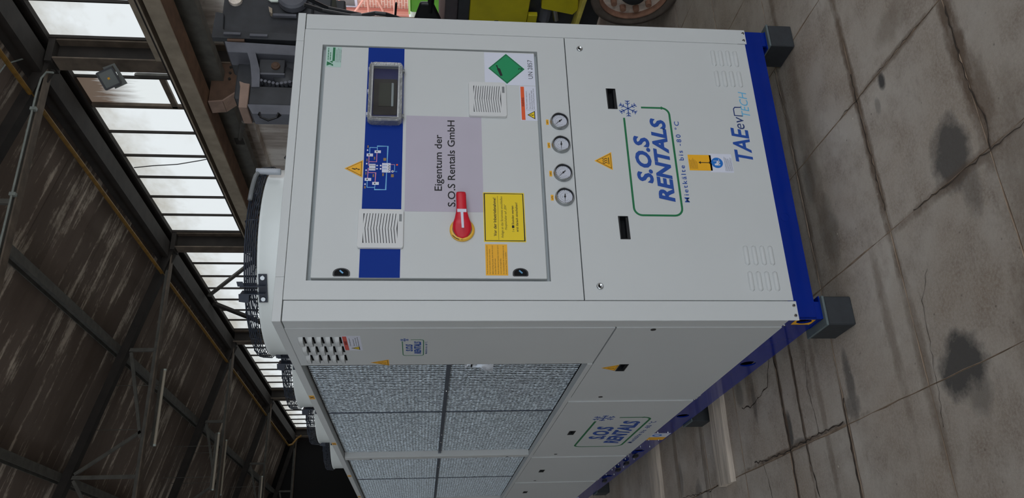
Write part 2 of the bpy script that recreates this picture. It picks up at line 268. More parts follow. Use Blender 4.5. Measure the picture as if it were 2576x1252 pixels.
# ------------------------------------------------------------------ mesh helpers
ORG = {}
def worg(o): return ORG.get(o.name, Vector((0, 0, 0)))
class MB:
    def __init__(s): s.v = []; s.f = []; s.mi = []; s.mats = []; s.smooth = []; s.cur = 0; s.sm = False
    def m(s, mt):
        if mt not in s.mats: s.mats.append(mt)
        s.cur = s.mats.index(mt); return s
    def face(s, idx): s.f.append(idx); s.mi.append(s.cur); s.smooth.append(s.sm)
    def add(s, vs, fs):
        o = len(s.v); s.v += [tuple(v) for v in vs]
        for f in fs: s.face([i + o for i in f])
    def box(s, x0, x1, y0, y1, z0, z1):
        if x0 > x1: x0, x1 = x1, x0
        if y0 > y1: y0, y1 = y1, y0
        if z0 > z1: z0, z1 = z1, z0
        vs = [(x0, y0, z0), (x1, y0, z0), (x1, y1, z0), (x0, y1, z0), (x0, y0, z1), (x1, y0, z1), (x1, y1, z1), (x0, y1, z1)]
        s.add(vs, [(0, 3, 2, 1), (4, 5, 6, 7), (0, 1, 5, 4), (1, 2, 6, 5), (2, 3, 7, 6), (3, 0, 4, 7)]); return s
    def prism(s, poly, M, d0, d1):
        n = len(poly); vs = [M(u, v, d0) for u, v in poly] + [M(u, v, d1) for u, v in poly]
        s.add(vs, [tuple(range(n))[::-1], tuple(range(n, 2 * n))] + [(i, (i + 1) % n, n + (i + 1) % n, n + i) for i in range(n)]); return s
    def ribbon(s, pts, wd, M, d0, d1, closed=False):
        pts = [Vector(p) for p in pts]; n = len(pts); L_ = []; R_ = []
        for i in range(n):
            a = pts[i - 1] if (i > 0 or closed) else pts[i]; b = pts[(i + 1) % n] if (i < n - 1 or closed) else pts[i]
            t = (b - a).normalized(); nn = Vector((-t.y, t.x)); k = 1.0
            if (i > 0 or closed) and (i < n - 1 or closed):
                t1 = (pts[i] - pts[i - 1]).normalized(); k = 1 / max(0.5, abs(nn.dot(Vector((-t1.y, t1.x)))))
            L_.append(pts[i] + nn * wd / 2 * k); R_.append(pts[i] - nn * wd / 2 * k)
        for i in range(n if closed else n - 1):
            j = (i + 1) % n
            s.prism([tuple(L_[i]), tuple(L_[j]), tuple(R_[j]), tuple(R_[i])], M, d0, d1)
        return s
    def rod(s, p0, p1, r, n=8, r2=None, cap=True):
        p0 = Vector(p0); p1 = Vector(p1); r2 = r if r2 is None else r2; d = (p1 - p0).normalized()
        a = d.orthogonal().normalized(); b = d.cross(a); vs = []
        for p, rr in ((p0, r), (p1, r2)):
            for i in range(n):
                t = 2 * PI * i / n; vs.append(p + a * math.cos(t) * rr + b * math.sin(t) * rr)
        fs = [(i, (i + 1) % n, n + (i + 1) % n, n + i) for i in range(n)]
        if cap: fs += [tuple(range(n))[::-1], tuple(range(n, 2 * n))]
        s.add(vs, fs); return s
    def bar(s, p0, p1, w_, h_, upv=(0, 0, 1)):
        p0 = Vector(p0); p1 = Vector(p1); d = (p1 - p0).normalized(); a = d.cross(Vector(upv)).normalized(); b = a.cross(d).normalized()
        vs = []
        for p in (p0, p1):
            for sa, sb in ((-1, -1), (1, -1), (1, 1), (-1, 1)): vs.append(p + a * sa * w_ / 2 + b * sb * h_ / 2)
        s.add(vs, [(0, 3, 2, 1), (4, 5, 6, 7), (0, 1, 5, 4), (1, 2, 6, 5), (2, 3, 7, 6), (3, 0, 4, 7)]); return s
    def tube(s, pts, r, n=6, closed=False):
        pts = [Vector(p) for p in pts]; m_ = len(pts); vs = []; ref = None
        for i, p in enumerate(pts):
            a = pts[i - 1] if (i > 0 or closed) else p; b = pts[(i + 1) % m_] if (i < m_ - 1 or closed) else p
            d = (b - a).normalized(); ref = d.orthogonal().normalized() if ref is None else (ref - d * ref.dot(d)).normalized(); c = d.cross(ref)
            for k in range(n):
                t = 2 * PI * k / n; vs.append(p + ref * math.cos(t) * r + c * math.sin(t) * r)
        fs = []
        for i in range(m_ if closed else m_ - 1):
            j = (i + 1) % m_
            for k in range(n): fs.append((i * n + k, i * n + (k + 1) % n, j * n + (k + 1) % n, j * n + k))
        if not closed: fs += [tuple(range(n))[::-1], tuple(range((m_ - 1) * n, m_ * n))]
        s.add(vs, fs); return s
    def ring(s, c, r, wr, n=48, k=5, axis='z', a0=0.0):
        pts = []
        for i in range(n):
            t = 2 * PI * i / n + a0; ca, sa = math.cos(t) * r, math.sin(t) * r
            pts.append((c[0] + ca, c[1] + sa, c[2]) if axis == 'z' else ((c[0] + ca, c[1], c[2] + sa) if axis == 'y' else (c[0], c[1] + ca, c[2] + sa)))
        return s.tube(pts, wr, k, True)
    def lathe(s, prof, c, axis='z', n=48, closed=False, caps=False):
        vs = []; m_ = len(prof)
        for r, h in prof:
            for i in range(n):
                t = 2 * PI * i / n; ca, sa = math.cos(t) * r, math.sin(t) * r
                vs.append((c[0] + ca, c[1] + sa, c[2] + h) if axis == 'z' else ((c[0] + ca, c[1] + h, c[2] + sa) if axis == 'y' else (c[0] + h, c[1] + ca, c[2] + sa)))
        fs = []
        for j in range(m_ if closed else m_ - 1):
            jj = (j + 1) % m_
            for i in range(n): fs.append((j * n + i, j * n + (i + 1) % n, jj * n + (i + 1) % n, jj * n + i))
        if not closed and caps:
            if prof[0][0] > 1e-6: fs.append(tuple(range(n))[::-1])
            if prof[-1][0] > 1e-6: fs.append(tuple(range((m_ - 1) * n, m_ * n)))
        s.add(vs, fs); return s
    def build(s, name, parent=None, bevel=0.0, seg=1, kind=None, label=None, flat=False):
        me = bpy.data.meshes.new(name)
        xs = [v[0] for v in s.v]; ys = [v[1] for v in s.v]; zs = [v[2] for v in s.v]
        c = Vector(((min(xs) + max(xs)) / 2, (min(ys) + max(ys)) / 2, (min(zs) + max(zs)) / 2)) if parent is not None else Vector(((min(xs) + max(xs)) / 2, (min(ys) + max(ys)) / 2, min(zs)))
        me.from_pydata([(v[0] - c.x, v[1] - c.y, v[2] - c.z) for v in s.v], [], s.f)
        for mt in s.mats: me.materials.append(mt)
        me.polygons.foreach_set('material_index', s.mi); me.polygons.foreach_set('use_smooth', s.smooth)
        bm = bmesh.new(); bm.from_mesh(me)
        if not flat: bmesh.ops.recalc_face_normals(bm, faces=bm.faces)
        if bevel: bmesh.ops.bevel(bm, geom=[e for e in bm.edges if len(e.link_faces) == 2 and e.calc_face_angle(0) > 0.5], offset=bevel, segments=seg, affect='EDGES', profile=0.5)
        bm.to_mesh(me); bm.free()
        o = bpy.data.objects.new(name, me); COL.objects.link(o)
        ORG[o.name] = c
        if parent is not None: o.parent = parent; o.location = c - worg(parent)
        else: o.location = c
        if kind: o['kind'] = kind
        if label: o['label'] = label
        return o
def thing(name, loc, label, cat, group=None, kind=None):
    o = bpy.data.objects.new(name, None); COL.objects.link(o); o.location = loc; o.empty_display_size = 0.1; ORG[o.name] = Vector(loc)
    if kind: o['kind'] = kind
    if label: o['label'] = label
    if cat: o['category'] = cat
    if group: o['group'] = group
    return o
def tag(o, label, cat, group=None):
    o['label'] = label; o['category'] = cat
    if group: o['group'] = group
    return o
def copy_tree(o, dloc, parent=None):
    c = o.copy(); COL.objects.link(c)
    ORG[c.name] = worg(o) + Vector(dloc)
    if parent is None: c.location = o.location + Vector(dloc)
    else: c.parent = parent; c.location = o.location
    for ch in [x for x in COL.objects if x.parent == o]: copy_sub(ch, c, dloc)
    return c
def copy_sub(o, parent, dloc):
    c = o.copy(); COL.objects.link(c); c.parent = parent; ORG[c.name] = worg(o) + Vector(dloc)
    for ch in [x for x in COL.objects if x.parent == o]: copy_sub(ch, c, dloc)
def FR(u, v, d): return (u, -d, v)          # front face of the chiller
def SD(u, v, d): return (-d, -u, v)         # long side face; u = -y
def SP(u, v, d): return (-d - 0.003, -u, v)   # proud side panels
def rrect(u0, u1, v0, v1, r, n=5):
    P = []
    for cx, cy, a in ((u1 - r, v1 - r, 0), (u0 + r, v1 - r, 90), (u0 + r, v0 + r, 180), (u1 - r, v0 + r, 270)):
        for i in range(n + 1):
            t = R(a + 90 * i / n); P.append((cx + r * math.cos(t), cy + r * math.sin(t)))
    return P
def rect(u0, u1, v0, v1): return [(u0, v0), (u1, v0), (u1, v1), (u0, v1)]
def circ(u, v, r, n=24, rv=None): return [(u + r * math.cos(2 * PI * i / n), v + (rv or r) * math.sin(2 * PI * i / n)) for i in range(n)]
def plate(mb, u0, u1, v0, v1, holes, M, d0, d1):
    us = sorted({u0, u1, *[h[0] for h in holes], *[h[1] for h in holes]}); vs = sorted({v0, v1, *[h[2] for h in holes], *[h[3] for h in holes]})
    def solid(i, j):
        if i < 0 or j < 0 or i >= len(us) - 1 or j >= len(vs) - 1: return False
        cu, cv = (us[i] + us[i + 1]) / 2, (vs[j] + vs[j + 1]) / 2
        return not any(h[0] < cu < h[1] and h[2] < cv < h[3] for h in holes)
    for i in range(len(us) - 1):
        for j in range(len(vs) - 1):
            if not solid(i, j): continue
            a, b, c, e = us[i], us[i + 1], vs[j], vs[j + 1]
            mb.add([M(a, c, d1), M(b, c, d1), M(b, e, d1), M(a, e, d1)], [(0, 1, 2, 3)]); mb.add([M(a, c, d0), M(b, c, d0), M(b, e, d0), M(a, e, d0)], [(3, 2, 1, 0)])
            for nb, p, q in (((i - 1, j), (a, c), (a, e)), ((i + 1, j), (b, c), (b, e)), ((i, j - 1), (a, c), (b, c)), ((i, j + 1), (a, e), (b, e))):
                if not solid(*nb): mb.add([M(*p, d0), M(*q, d0), M(*q, d1), M(*p, d1)], [(0, 1, 2, 3)])
    return mb
TEXTN = {}
def capheight(font_up='H'):
    if 'cap' in TEXTN: return TEXTN['cap']
    me = text_mesh('H', 0, 0, 1); zs = [v[1] for v in me[0]]; TEXTN['cap'] = max(zs) - min(zs); return TEXTN['cap']
def text_mesh(body, shear=0.0, bold=0.0, sp=1.0):
    cu = bpy.data.curves.new('t', 'FONT'); cu.body = body; cu.size = 1; cu.shear = shear; cu.offset = bold; cu.resolution_u = 3; cu.space_character = sp
    o = bpy.data.objects.new('t', cu); COL.objects.link(o)
    dg = bpy.context.evaluated_depsgraph_get(); me = bpy.data.meshes.new_from_object(o.evaluated_get(dg))
    vs = [tuple(v.co) for v in me.vertices]; fs = [tuple(p.vertices) for p in me.polygons]
    bpy.data.objects.remove(o); bpy.data.curves.remove(cu); bpy.data.meshes.remove(me)
    return vs, fs
def add_text(mb, body, u0, u1, v, cap, M, d, mt, shear=0.0, bold=0.0, sp=1.0, rot=0.0):
    """letters from u0 to u1, baseline v, capital height cap"""
    vs, fs = text_mesh(body, shear, bold, sp); ch = capheight()
    xs = [p[0] for p in vs]; a, b = min(xs), max(xs); k = (u1 - u0) / (b - a); ky = cap / ch
    mb.m(mt)
    mb.add([M(u0 + (p[0] - a) * k, v + p[1] * ky, d) for p in vs], fs); return mb
def text(parent, name, body, u0, u1, v, cap, M, d, mt, **k):
    mb = MB(); add_text(mb, body, u0, u1, v, cap, M, d, mt, **k); return mb.build(name, parent, flat=True)
def line_rows(mb, rows, u0, u1, v_top, pitch, h, M, d, mt):
    """rows of illegibly small print: words as short dashes"""
    mb.m(mt)
    for r_, frac in enumerate(rows):
        u = u0; v = v_top - r_ * pitch
        while u < u0 + (u1 - u0) * frac:
            wd = random.uniform(1.5, 5) * h; e = min(u + wd, u0 + (u1 - u0) * frac)
            mb.add([M(u, v - h, d), M(e, v - h, d), M(e, v, d), M(u, v, d)], [(0, 1, 2, 3)]); u = e + h * 0.6
    return mb

# ================================================================== STRUCTURE
BAY = 5.65; COLY = [6.4 + BAY * k for k in range(-1, 5)]      # column lines along the window wall
FARY = 29.3
def struct(mb, name, parent=None, **k):
    o = mb.build(name, parent, **k)
    if parent is None: o['kind'] = 'structure'
    return o
# --- floor: sub-base with one object per slab
SX = [0.697 - 0.51 * k for k in range(-4, 5)]; SX = sorted(SX)
SY = [-1.86 + 0.51 * k for k in range(0, 15)]
gx0, gx1, gy0, gy1 = SX[0], SX[-1], SY[0], SY[-1]
mb = MB().m(joint_m); mb.box(gx0, gx1, gy0, gy1, -0.25, -0.0025)
mb.m(concrete_m); mb.box(-9, gx0, -9, FARY, -0.25, 0); mb.box(gx1, 6.0, -9, FARY, -0.25, 0); mb.box(gx0, gx1, -9, gy0, -0.25, 0); mb.box(gx0, gx1, gy1, FARY, -0.25, 0)
floor = struct(mb, 'floor')
for i in range(len(SX) - 1):
    for j in range(len(SY) - 1):
        g = 0.0009 if random.random() < 0.6 else 0.0014
        if SX[i] < -0.2 and SY[j] > 0.1: g = 0.0024
        x0, x1, y0, y1 = SX[i] + g, SX[i + 1] - g, SY[j] + g, SY[j + 1] - g; c_ = 0.0012; dz = random.uniform(-0.0006, 0.0005)
        def edge(a, b, n, amp):
            return [(a[0] + (b[0] - a[0]) * t / n + (random.uniform(-amp, amp) if 0 < t < n and a[0] == b[0] else 0), a[1] + (b[1] - a[1]) * t / n + (random.uniform(-amp, amp) if 0 < t < n and a[1] == b[1] else 0)) for t in range(n)]
        P = edge((x0, y0), (x1, y0), 6, 0.0025) + edge((x1, y0), (x1, y1), 6, 0.0025) + edge((x1, y1), (x0, y1), 6, 0.0025) + edge((x0, y1), (x0, y0), 6, 0.0025)
        cx, cy = (x0 + x1) / 2, (y0 + y1) / 2; n = len(P)
        top = [(cx + (p[0] - cx) * (1 - 2 * c_ / 0.5), cy + (p[1] - cy) * (1 - 2 * c_ / 0.5)) for p in P]
        mb = MB().m(concrete_m); vs = [(p[0], p[1], -0.02) for p in P] + [(p[0], p[1], -0.001 + dz) for p in P] + [(p[0], p[1], dz) for p in top]
        mb.m(joint_m); mb.add(vs, [(k, (k + 1) % n, n + (k + 1) % n, n + k) for k in range(n)] + [(n + k, n + (k + 1) % n, 2 * n + (k + 1) % n, 2 * n + k) for k in range(n)]); mb.m(concrete_m); mb.face([len(mb.v) - n + k for k in range(n)])
        mb.build('slab', floor)
# broken cracks in the slabs
def crack(pts, wd, seed):
    rnd = random.Random(seed); mb = MB().m(crack_m); P = []
    for (x0, y0), (x1, y1) in zip(pts[:-1], pts[1:]):
        n = max(3, int(math.hypot(x1 - x0, y1 - y0) / 0.02))
        P += [(x0 + (x1 - x0) * t / n, y0 + (y1 - y0) * t / n) for t in range(n)]
    P.append(pts[-1]); L_ = []; R_ = []
    for i, p in enumerate(P):
        a = P[max(0, i - 1)]; b = P[min(len(P) - 1, i + 1)]; d = math.hypot(b[0] - a[0], b[1] - a[1]) or 1; nx, ny = -(b[1] - a[1]) / d, (b[0] - a[0]) / d
        o_ = rnd.uniform(-0.005, 0.005); w1 = wd * .78 * rnd.uniform(0.1, 1.0); w2 = wd * .78 * rnd.uniform(0.1, 1.0)
        L_.append((p[0] + nx * (o_ + w1), p[1] + ny * (o_ + w1), 0.0014)); R_.append((p[0] + nx * (o_ - w2), p[1] + ny * (o_ - w2), 0.0014))
    mb.add(L_ + R_, [(i, i + 1, len(P) + i + 1, len(P) + i) for i in range(len(P) - 1)])
    return mb.build('crack', floor, flat=True)
for k, (pts, wd) in enumerate([
    ([(0.10, 0.70), (0.0, 0.675), (-0.15, 0.685), (-0.32, 0.68), (-0.52, 0.675)], 0.009), ([(0.06, 0.52), (-0.08, 0.53), (-0.17, 0.535), (-0.33, 0.53), (-0.53, 0.50)], 0.006),
    ([(-0.30, 1.07), (-0.316, 0.9), (-0.316, 0.675), (-0.308, 0.41), (-0.312, 0.21)], 0.0055),
    ([(-0.23, 0.178), (-0.32, 0.19), (-0.45, 0.191), (-0.59, 0.193)], 0.007), ([(-0.31, 0.975), (-0.38, 0.95), (-0.48, 0.93)], 0.004), ([(0.02, 0.40), (-0.12, 0.43), (-0.31, 0.41)], 0.003),
    ([(0.697, -0.80), (0.70, -0.55), (0.695, -0.33), (0.70, -0.20)], 0.0025), ([(0.66, -0.845), (0.48, -0.835), (0.36, -0.84), (0.25, -0.86), (0.18, -0.84)], 0.006), ([(0.80, -0.33), (0.53, -0.322), (0.40, -0.328), (0.26, -0.335)], 0.005),
    ([(0.19, -0.47), (0.184, -0.65), (0.18, -0.82), (0.178, -1.0)], 0.0035), ([(1.20, 0.19), (0.80, 0.17), (0.5, 0.17), (0.23, 0.178)], 0.003), ([(0.18, 0.68), (-0.02, 0.80), (-0.06, 1.0), (-0.04, 1.12)], 0.006),
    ([(0.0, -0.46), (-0.08, -0.40), (-0.33, -0.37), (-0.45, -0.35)], 0.002), ([(-0.30, 2.2), (-0.33, 1.7), (-0.31, 1.5)], 0.004), ([(0.02, 1.75), (-0.2, 1.78), (-0.34, 1.76)], 0.002)]):
    crack(pts, wd, k + 3)

# --- right wall (x = 6): low whitewashed wall with a gate opening, glazing band above
WX = 6.0
mb = MB().m(plaster_m)
mb.box(WX, WX + 0.35, 6.25, FARY, 0, 4.8); mb.box(WX, WX + 0.35, -9, -0.4, 0, 4.8); mb.box(WX, WX + 0.35, -0.4, 6.25, 3.3, 4.8)
mb.m(steel_dark); mb.box(WX - 0.02, WX + 0.35, -9, FARY, 6.28, 6.75)
wall_right = struct(mb, 'wall_right')
mb = MB().m(plaster_m); mb.box(-9.3, -9, -9, FARY, 0, 4.2); mb.box(-9.3, -9, -9, FARY, 6.6, 8.3); struct(mb, 'wall_left')
for k in range(6):
    y0 = -8.9 + k * 6.36
    win = thing('window_%d' % (k + 6), (-9.1, y0 + 3.1, 4.2), None, None, kind='structure')
    for q in range(8): MB().m(glaze_l).box(-9.1, -9.08, y0 + .775 * q + .02, y0 + .775 * (q + 1) - .02, 4.2, 6.6).build('pane', win)
    MB().m(steel_dark).box(-9.12, -9.02, y0 - .12, y0 + .02, 4.2, 6.6).build('mullion', win)
mb = MB().m(steel_dark); mb.box(-9.3, -8.8, -9.3, -9, 0, 8.5); mb.box(-8.8, 6.35, -9.3, -9, 6.0, 8.5); struct(mb, 'wall_front')
mb = MB().m(wall_black); mb.box(-9.3, 6.35, FARY, FARY + 0.3, 0, 12.5); struct(mb, 'wall_back')
# gate jambs
mb = MB().m(steel_brown); mb.box(WX - 0.03, WX + 0.4, 6.1, 6.27, 0, 3.35); mb.box(WX - 0.03, WX + 0.4, -0.4, -0.25, 0, 3.35); mb.box(WX - 0.03, WX + 0.4, -0.4, 6.27, 3.2, 3.35); struct(mb, 'trim_1', bevel=0.008)
# glazing bands, one per bay
mbl = MB().m(glaze_m)
for k in range(5):
    y0, y1 = COLY[k] + 0.10, COLY[k + 1] + 0.10
    if k == 4: y1 = FARY - 0.3
    win = thing('window_%d' % (k + 1), (WX, (y0 + y1) / 2, 4.85), None, None, kind='structure')
    ed = [COLY[k] + 0.10, COLY[k] + 0.68] + [COLY[k] + 0.68 + 0.69 * j for j in range(1, 8)]
    if k == 4: ed = [e for e in ed if e < FARY - 0.4]
    else: ed.append(COLY[k + 1] + 0.10)
    for q in range(len(ed) - 1):
        a, b = ed[q] + 0.009, ed[q + 1] - 0.009
        if b - a < 0.03: continue
        if k == 1 and q == 1:
            MB().m(glaze_b).box(WX + 0.03, WX + 0.04, a, b, 5.10, 6.22).build('pane', win); MB().m(glaze_m).box(WX + 0.03, WX + 0.04, a, b, 4.86, 5.02).build('pane', win)
            fr = MB().m(steel_brown); fr.box(WX - 0.02, WX + 0.05, a - 0.01, b + 0.01, 5.02, 5.10); fr.box(WX - 0.02, WX + 0.05, b - 0.04, b + 0.03, 4.86, 6.2); fr.build('vent_frame', win, bevel=0.004)
        elif k == 0 and q == len(ed) - 2:
            MB().m(glaze_m).box(WX + 0.03, WX + 0.04, a, b, 5.84, 6.22).build('pane', win); MB().m(glaze_m).box(WX + 0.03, WX + 0.04, a, b, 4.86, 5.82).build('pane', win)
            MB().m(steel_grey).box(WX, WX + 0.05, a, b, 5.82, 5.84).build('glazing_bar', win)
        elif k == 1 and q == 0:
            MB().m(glaze_m).box(WX + 0.03, WX + 0.04, a, b, 5.42, 6.22).build('pane', win); MB().m(glaze_m).box(WX + 0.03, WX + 0.04, a, b, 4.86, 5.38).build('pane', win); MB().m(steel_grey).box(WX - 0.01, WX + 0.03, b - 0.07, b - 0.04, 4.86, 5.4).build('glazing_bar', win)
        else: MB().m(glaze_m).box(WX + 0.03, WX + 0.04, a, b, 4.86, 6.22).build('pane', win)
    for e in ed[1:-1]: MB().m(steel_dark).box(WX - 0.01, WX + 0.06, e - 0.011, e + 0.011, 4.84, 6.26).build('glazing_bar', win)
    h = MB().m(steel_dark); h.box(WX - 0.05, WX + 0.08, y0, y1, 6.2, 6.3); h.build('top_rail', win); s_ = MB().m(steel_light); s_.box(WX - 0.09, WX + 0.08, y0, y1, 4.79, 4.86); s_.build('sill', win)
win = thing('window_12', (WX, -4, 4.85), None, None, kind='structure')
for q in range(14): MB().m(glaze_m).box(WX + 0.03, WX + 0.04, COLY[0] + 0.08 - (q + 1) * 0.69, COLY[0] + 0.06 - q * 0.69, 4.86, 6.22).build('pane', win); MB().m(steel_dark).box(WX - 0.01, WX + 0.06, COLY[0] + 0.06 - q * 0.69, COLY[0] + 0.082 - q * 0.69, 4.84, 6.26).build('glazing_bar', win)
# --- columns along the wall
def h_column(y, k):
    t = thing('steel_column', (5.85, y, 0), None, 'column')
    mb = MB().m(steel_brown); mb.box(5.69, 5.712, y - 0.13, y + 0.13, 0, 6.2); mb.build('flange', t, bevel=0.003)
    mb = MB().m(steel_brown); mb.box(5.968, 5.99, y - 0.13, y + 0.13, 0, 6.2); mb.build('flange', t)
    mb = MB().m(steel_dark); mb.box(5.712, 5.968, y - 0.01, y + 0.01, 0, 6.2); mb.build('web', t)
    if k < 3:
        mb = MB().m(steel_dark); mb.box(5.64, 5.99, y - 0.14, y + 0.14, 6.12, 6.2); mb.build('cap_plate', t)
    return t
clab = {0: 'brown steel column behind the right end of the chiller, outside the frame', 1: 'brown steel column between glazing bays with the floodlight fixed on it', 2: 'brown steel column in glazing band above the nearest white fan', 3: 'short dark column stub seen just above the near fan guard, third along the glazing', 4: 'dark column between the second and third fans at glazing, fourth along', 5: 'last dark column at the far end of the glazing band'}
for k, y in enumerate(COLY):
    if k == 0: continue
    h_column(y, k)['label'] = clab[k]

# --- roof: slope rising from the window wall
SL = 0.27
def rz(x, off=0.0): return 6.22 + SL * (5.65 - x) + off
mb = MB().m(roof_m)
mb.add([(6.4, -9, rz(6.4, .33)), (6.4, FARY, rz(6.4, .33)), (-5.4, FARY, rz(-5.4, .33)), (-5.4, -9, rz(-5.4, .33)), (-9.3, -9, rz(-1.5, .33)), (-9.3, FARY, rz(-1.5, .33))], [(0, 1, 2, 3), (3, 2, 5, 4)])
mb.add([(6.4, -9, rz(6.4, .4)), (6.4, FARY, rz(6.4, .4)), (-5.4, FARY, rz(-5.4, .4)), (-5.4, -9, rz(-5.4, .4)), (-9.3, -9, rz(-1.5, .4)), (-9.3, FARY, rz(-1.5, .4))], [(0, 1, 2, 3), (3, 2, 5, 4)])
ceiling = struct(mb, 'ceiling', flat=True)
NODES = [5.65, 3.73, 1.53, -0.67, -2.87, -5.1]
PW = BAY / 9; y = COLY[0] - 2.3; np_ = 0
base_mesh = {}
while y < FARY - 0.1:
    for q in range(3):
        xa, xb = NODES[q] + (0.2 if q == 0 else 0), NODES[q + 1]
        key = q
        dz = random.uniform(-0.008, 0.008)
        if key not in base_mesh:
            mb = MB().m(roof_m); wd = PW - 0.012; h_ = 0.03
            vs = [(x, yy, rz(x, .26) + e) for x in (xa, xb) for yy in (-wd / 2, wd / 2) for e in (0, h_)]
            mb.add(vs, [(0, 1, 3, 2), (4, 6, 7, 5), (0, 4, 5, 1), (2, 3, 7, 6), (0, 2, 6, 4), (1, 5, 7, 3)]); o = mb.build('roof_board', ceiling); base_mesh[key] = o; bz = o.location.z; by = worg(o).y; o['_z'] = bz
            o.location.y += y; del o['_z']; base_mesh[key] = (o, o.location.z, o.location.y - y)
        else:
            src, z0_, yoff = base_mesh[key]; o = src.copy(); COL.objects.link(o); o.location.y = y + yoff; o.location.z = z0_ + dz
        np_ += 1
    y += PW
# purlins
plab = ['dark purlin along the roof just above the glazing', 'dark purlin under roof boards, first one up from the glazing', 'grey purlin with flaking whitewash, second one up from the glazing', 'purlin under the roof boards third up from the glazing', 'purlin high under the roof, fourth up from the glazing', 'ridge purlin of the hall roof']
for q, x in enumerate(NODES):
    mb = MB().m(steel_dark if q < 1 else steel_grey); mt = x
    if q == 0: mb.box(5.5, 5.8, -9, FARY, rz(5.65, .0), rz(5.65, .22))
    else:
        z = rz(x); mb.box(x - 0.07, x + 0.07, -9, FARY, z + 0.22, z + 0.235); mb.box(x - 0.07, x + 0.07, -9, FARY, z + 0.085, z + 0.1); mb.box(x - 0.01, x + 0.01, -9, FARY, z + 0.1, z + 0.22)
    mb.build('purlin', ceiling)
# trusses
tl = {0: 'roof truss beyond the left frame edge, ahead of the grey conduit truss', 1: 'dark roof truss carrying the long grey conduit, nearest in view', 2: 'brown roof truss with pale-patched lower chord above the nearest fan', 3: 'dark roof truss behind the nearest unlit tube lamp', 4: 'dim roof truss above the far fans, last but one before the black back wall', 5: 'farthest roof truss beside the black back wall'}
for k, y in enumerate(COLY):
    t = thing('roof_truss', (0, y, 6.2), tl[k], 'truss')
    MB().m(steel_brown).box(-5.6, 5.7, y - 0.07, y + 0.07, 6.17, 6.19).build('bottom_chord', t)
    MB().m(steel_grey).box(-5.6, 5.7, y - 0.012, y + 0.012, 6.19, 6.26).build('chord_web', t)
    mb = MB().m(steel_dark); mb.bar((5.75, y, rz(5.75, .0)), (-5.4, y, rz(-5.4, .0)), 0.16, 0.14); mb.build('top_chord', t)
    for q in range(1, 5):
        x = NODES[q]; MB().m(steel_grey).bar((x, y, 6.25), (x, y, rz(x)), 0.06, 0.05, (0, 1, 0)).build('strut', t)
        mb = MB().m(steel_grey); xe = NODES[q] - 1.55 if q < 4 else NODES[q] - 1.2; mb.bar((x - 0.05, y, rz(x) - 0.1), (xe, y, 6.27), 0.05, 0.05, (0, 1, 0)); mb.build('diagonal', t)
        if q > 1: MB().m(steel_grey).bar((x + 0.05, y, rz(x) - 0.1), (x + 0.75, y, 6.27), 0.05, 0.05, (0, 1, 0)).build('diagonal', t)
    MB().m(steel_dark).bar((5.62, y, 6.2), (5.3, y, rz(5.3)), 0.2, 0.03, (0, 1, 0)).build('gusset_plate', t)
t = thing('sill_sheet', (5.65, 0, 4.7), 'pale grey sheet below the first glazing bay ending at the floodlight column', 'sheet')
MB().m(steel_light).box(5.63, 5.66, -9, 6.2, 4.70, 4.84).build('sheet', t); MB().m(steel_light).box(5.63, 5.72, -9, 6.2, 4.68, 4.70).build('folded_edge', t)
# raking braces in the glazing band of the second bay
b1 = MB().m(steel_grey).bar((5.82, 14.75, 6.15), (5.82, 12.9, 4.9), 0.07, 0.05, (1, 0, 0)).build('window_brace'); tag(b1, 'pale flat brace crossing the panes just above the nearest fan guard', 'brace', 'braces before the glazing')
b2 = MB().m(steel_dark).bar((5.82, 15.25, 6.15), (5.82, 17.2, 4.9), 0.12, 0.06, (1, 0, 0)).build('window_brace'); tag(b2, 'black diagonal brace crossing the panes beside the fan bracket', 'brace', 'braces before the glazing')

# crane runway beams along the wall
mb = MB(); t = thing('crane_runway_beam', (5.15, 10, 4.2), 'tan steel crane runway beam below the glazing band', 'beam')
MB().m(steel_dark).box(5.10, 5.18, -9, FARY, 4.44, 4.51).build('rail', t)
MB().m(steel_light).box(5.0, 5.28, -9, FARY, 4.42, 4.44).build('top_flange', t)
MB().m(beam_brown).box(5.125, 5.145, -9, FARY, 4.20, 4.42).build('web', t)
MB().m(steel_light).box(4.98, 5.0, -9, FARY, 4.19, 4.36).build('cover_strip', t)
MB().m(beam_brown).box(5.0, 5.28, -9, FARY, 4.18, 4.20).build('bottom_flange', t)
t = thing('wall_girder', (5.6, 10, 4.1), 'grey steel girder beside the white wall, behind the runway beam', 'beam')
MB().m(steel_grey).box(5.42, 5.44, -9, FARY, 4.02, 4.28).build('web', t)
MB().m(steel_grey).box(5.44, 5.56, -9, FARY, 4.26, 4.28).build('flange', t); MB().m(steel_grey).box(5.44, 5.56, -9, FARY, 4.02, 4.04).build('flange', t)
for k, y in enumerate(COLY[1:4]):
    MB().m(steel_dark).box(5.56, 5.70, y - 0.1, y + 0.1, 4.05, 4.25).build('bracket', t)
o = struct(MB().m(plaster_m).box(5.86, 6.0, 6.9, FARY, 3.98, 4.08), 'trim_2')
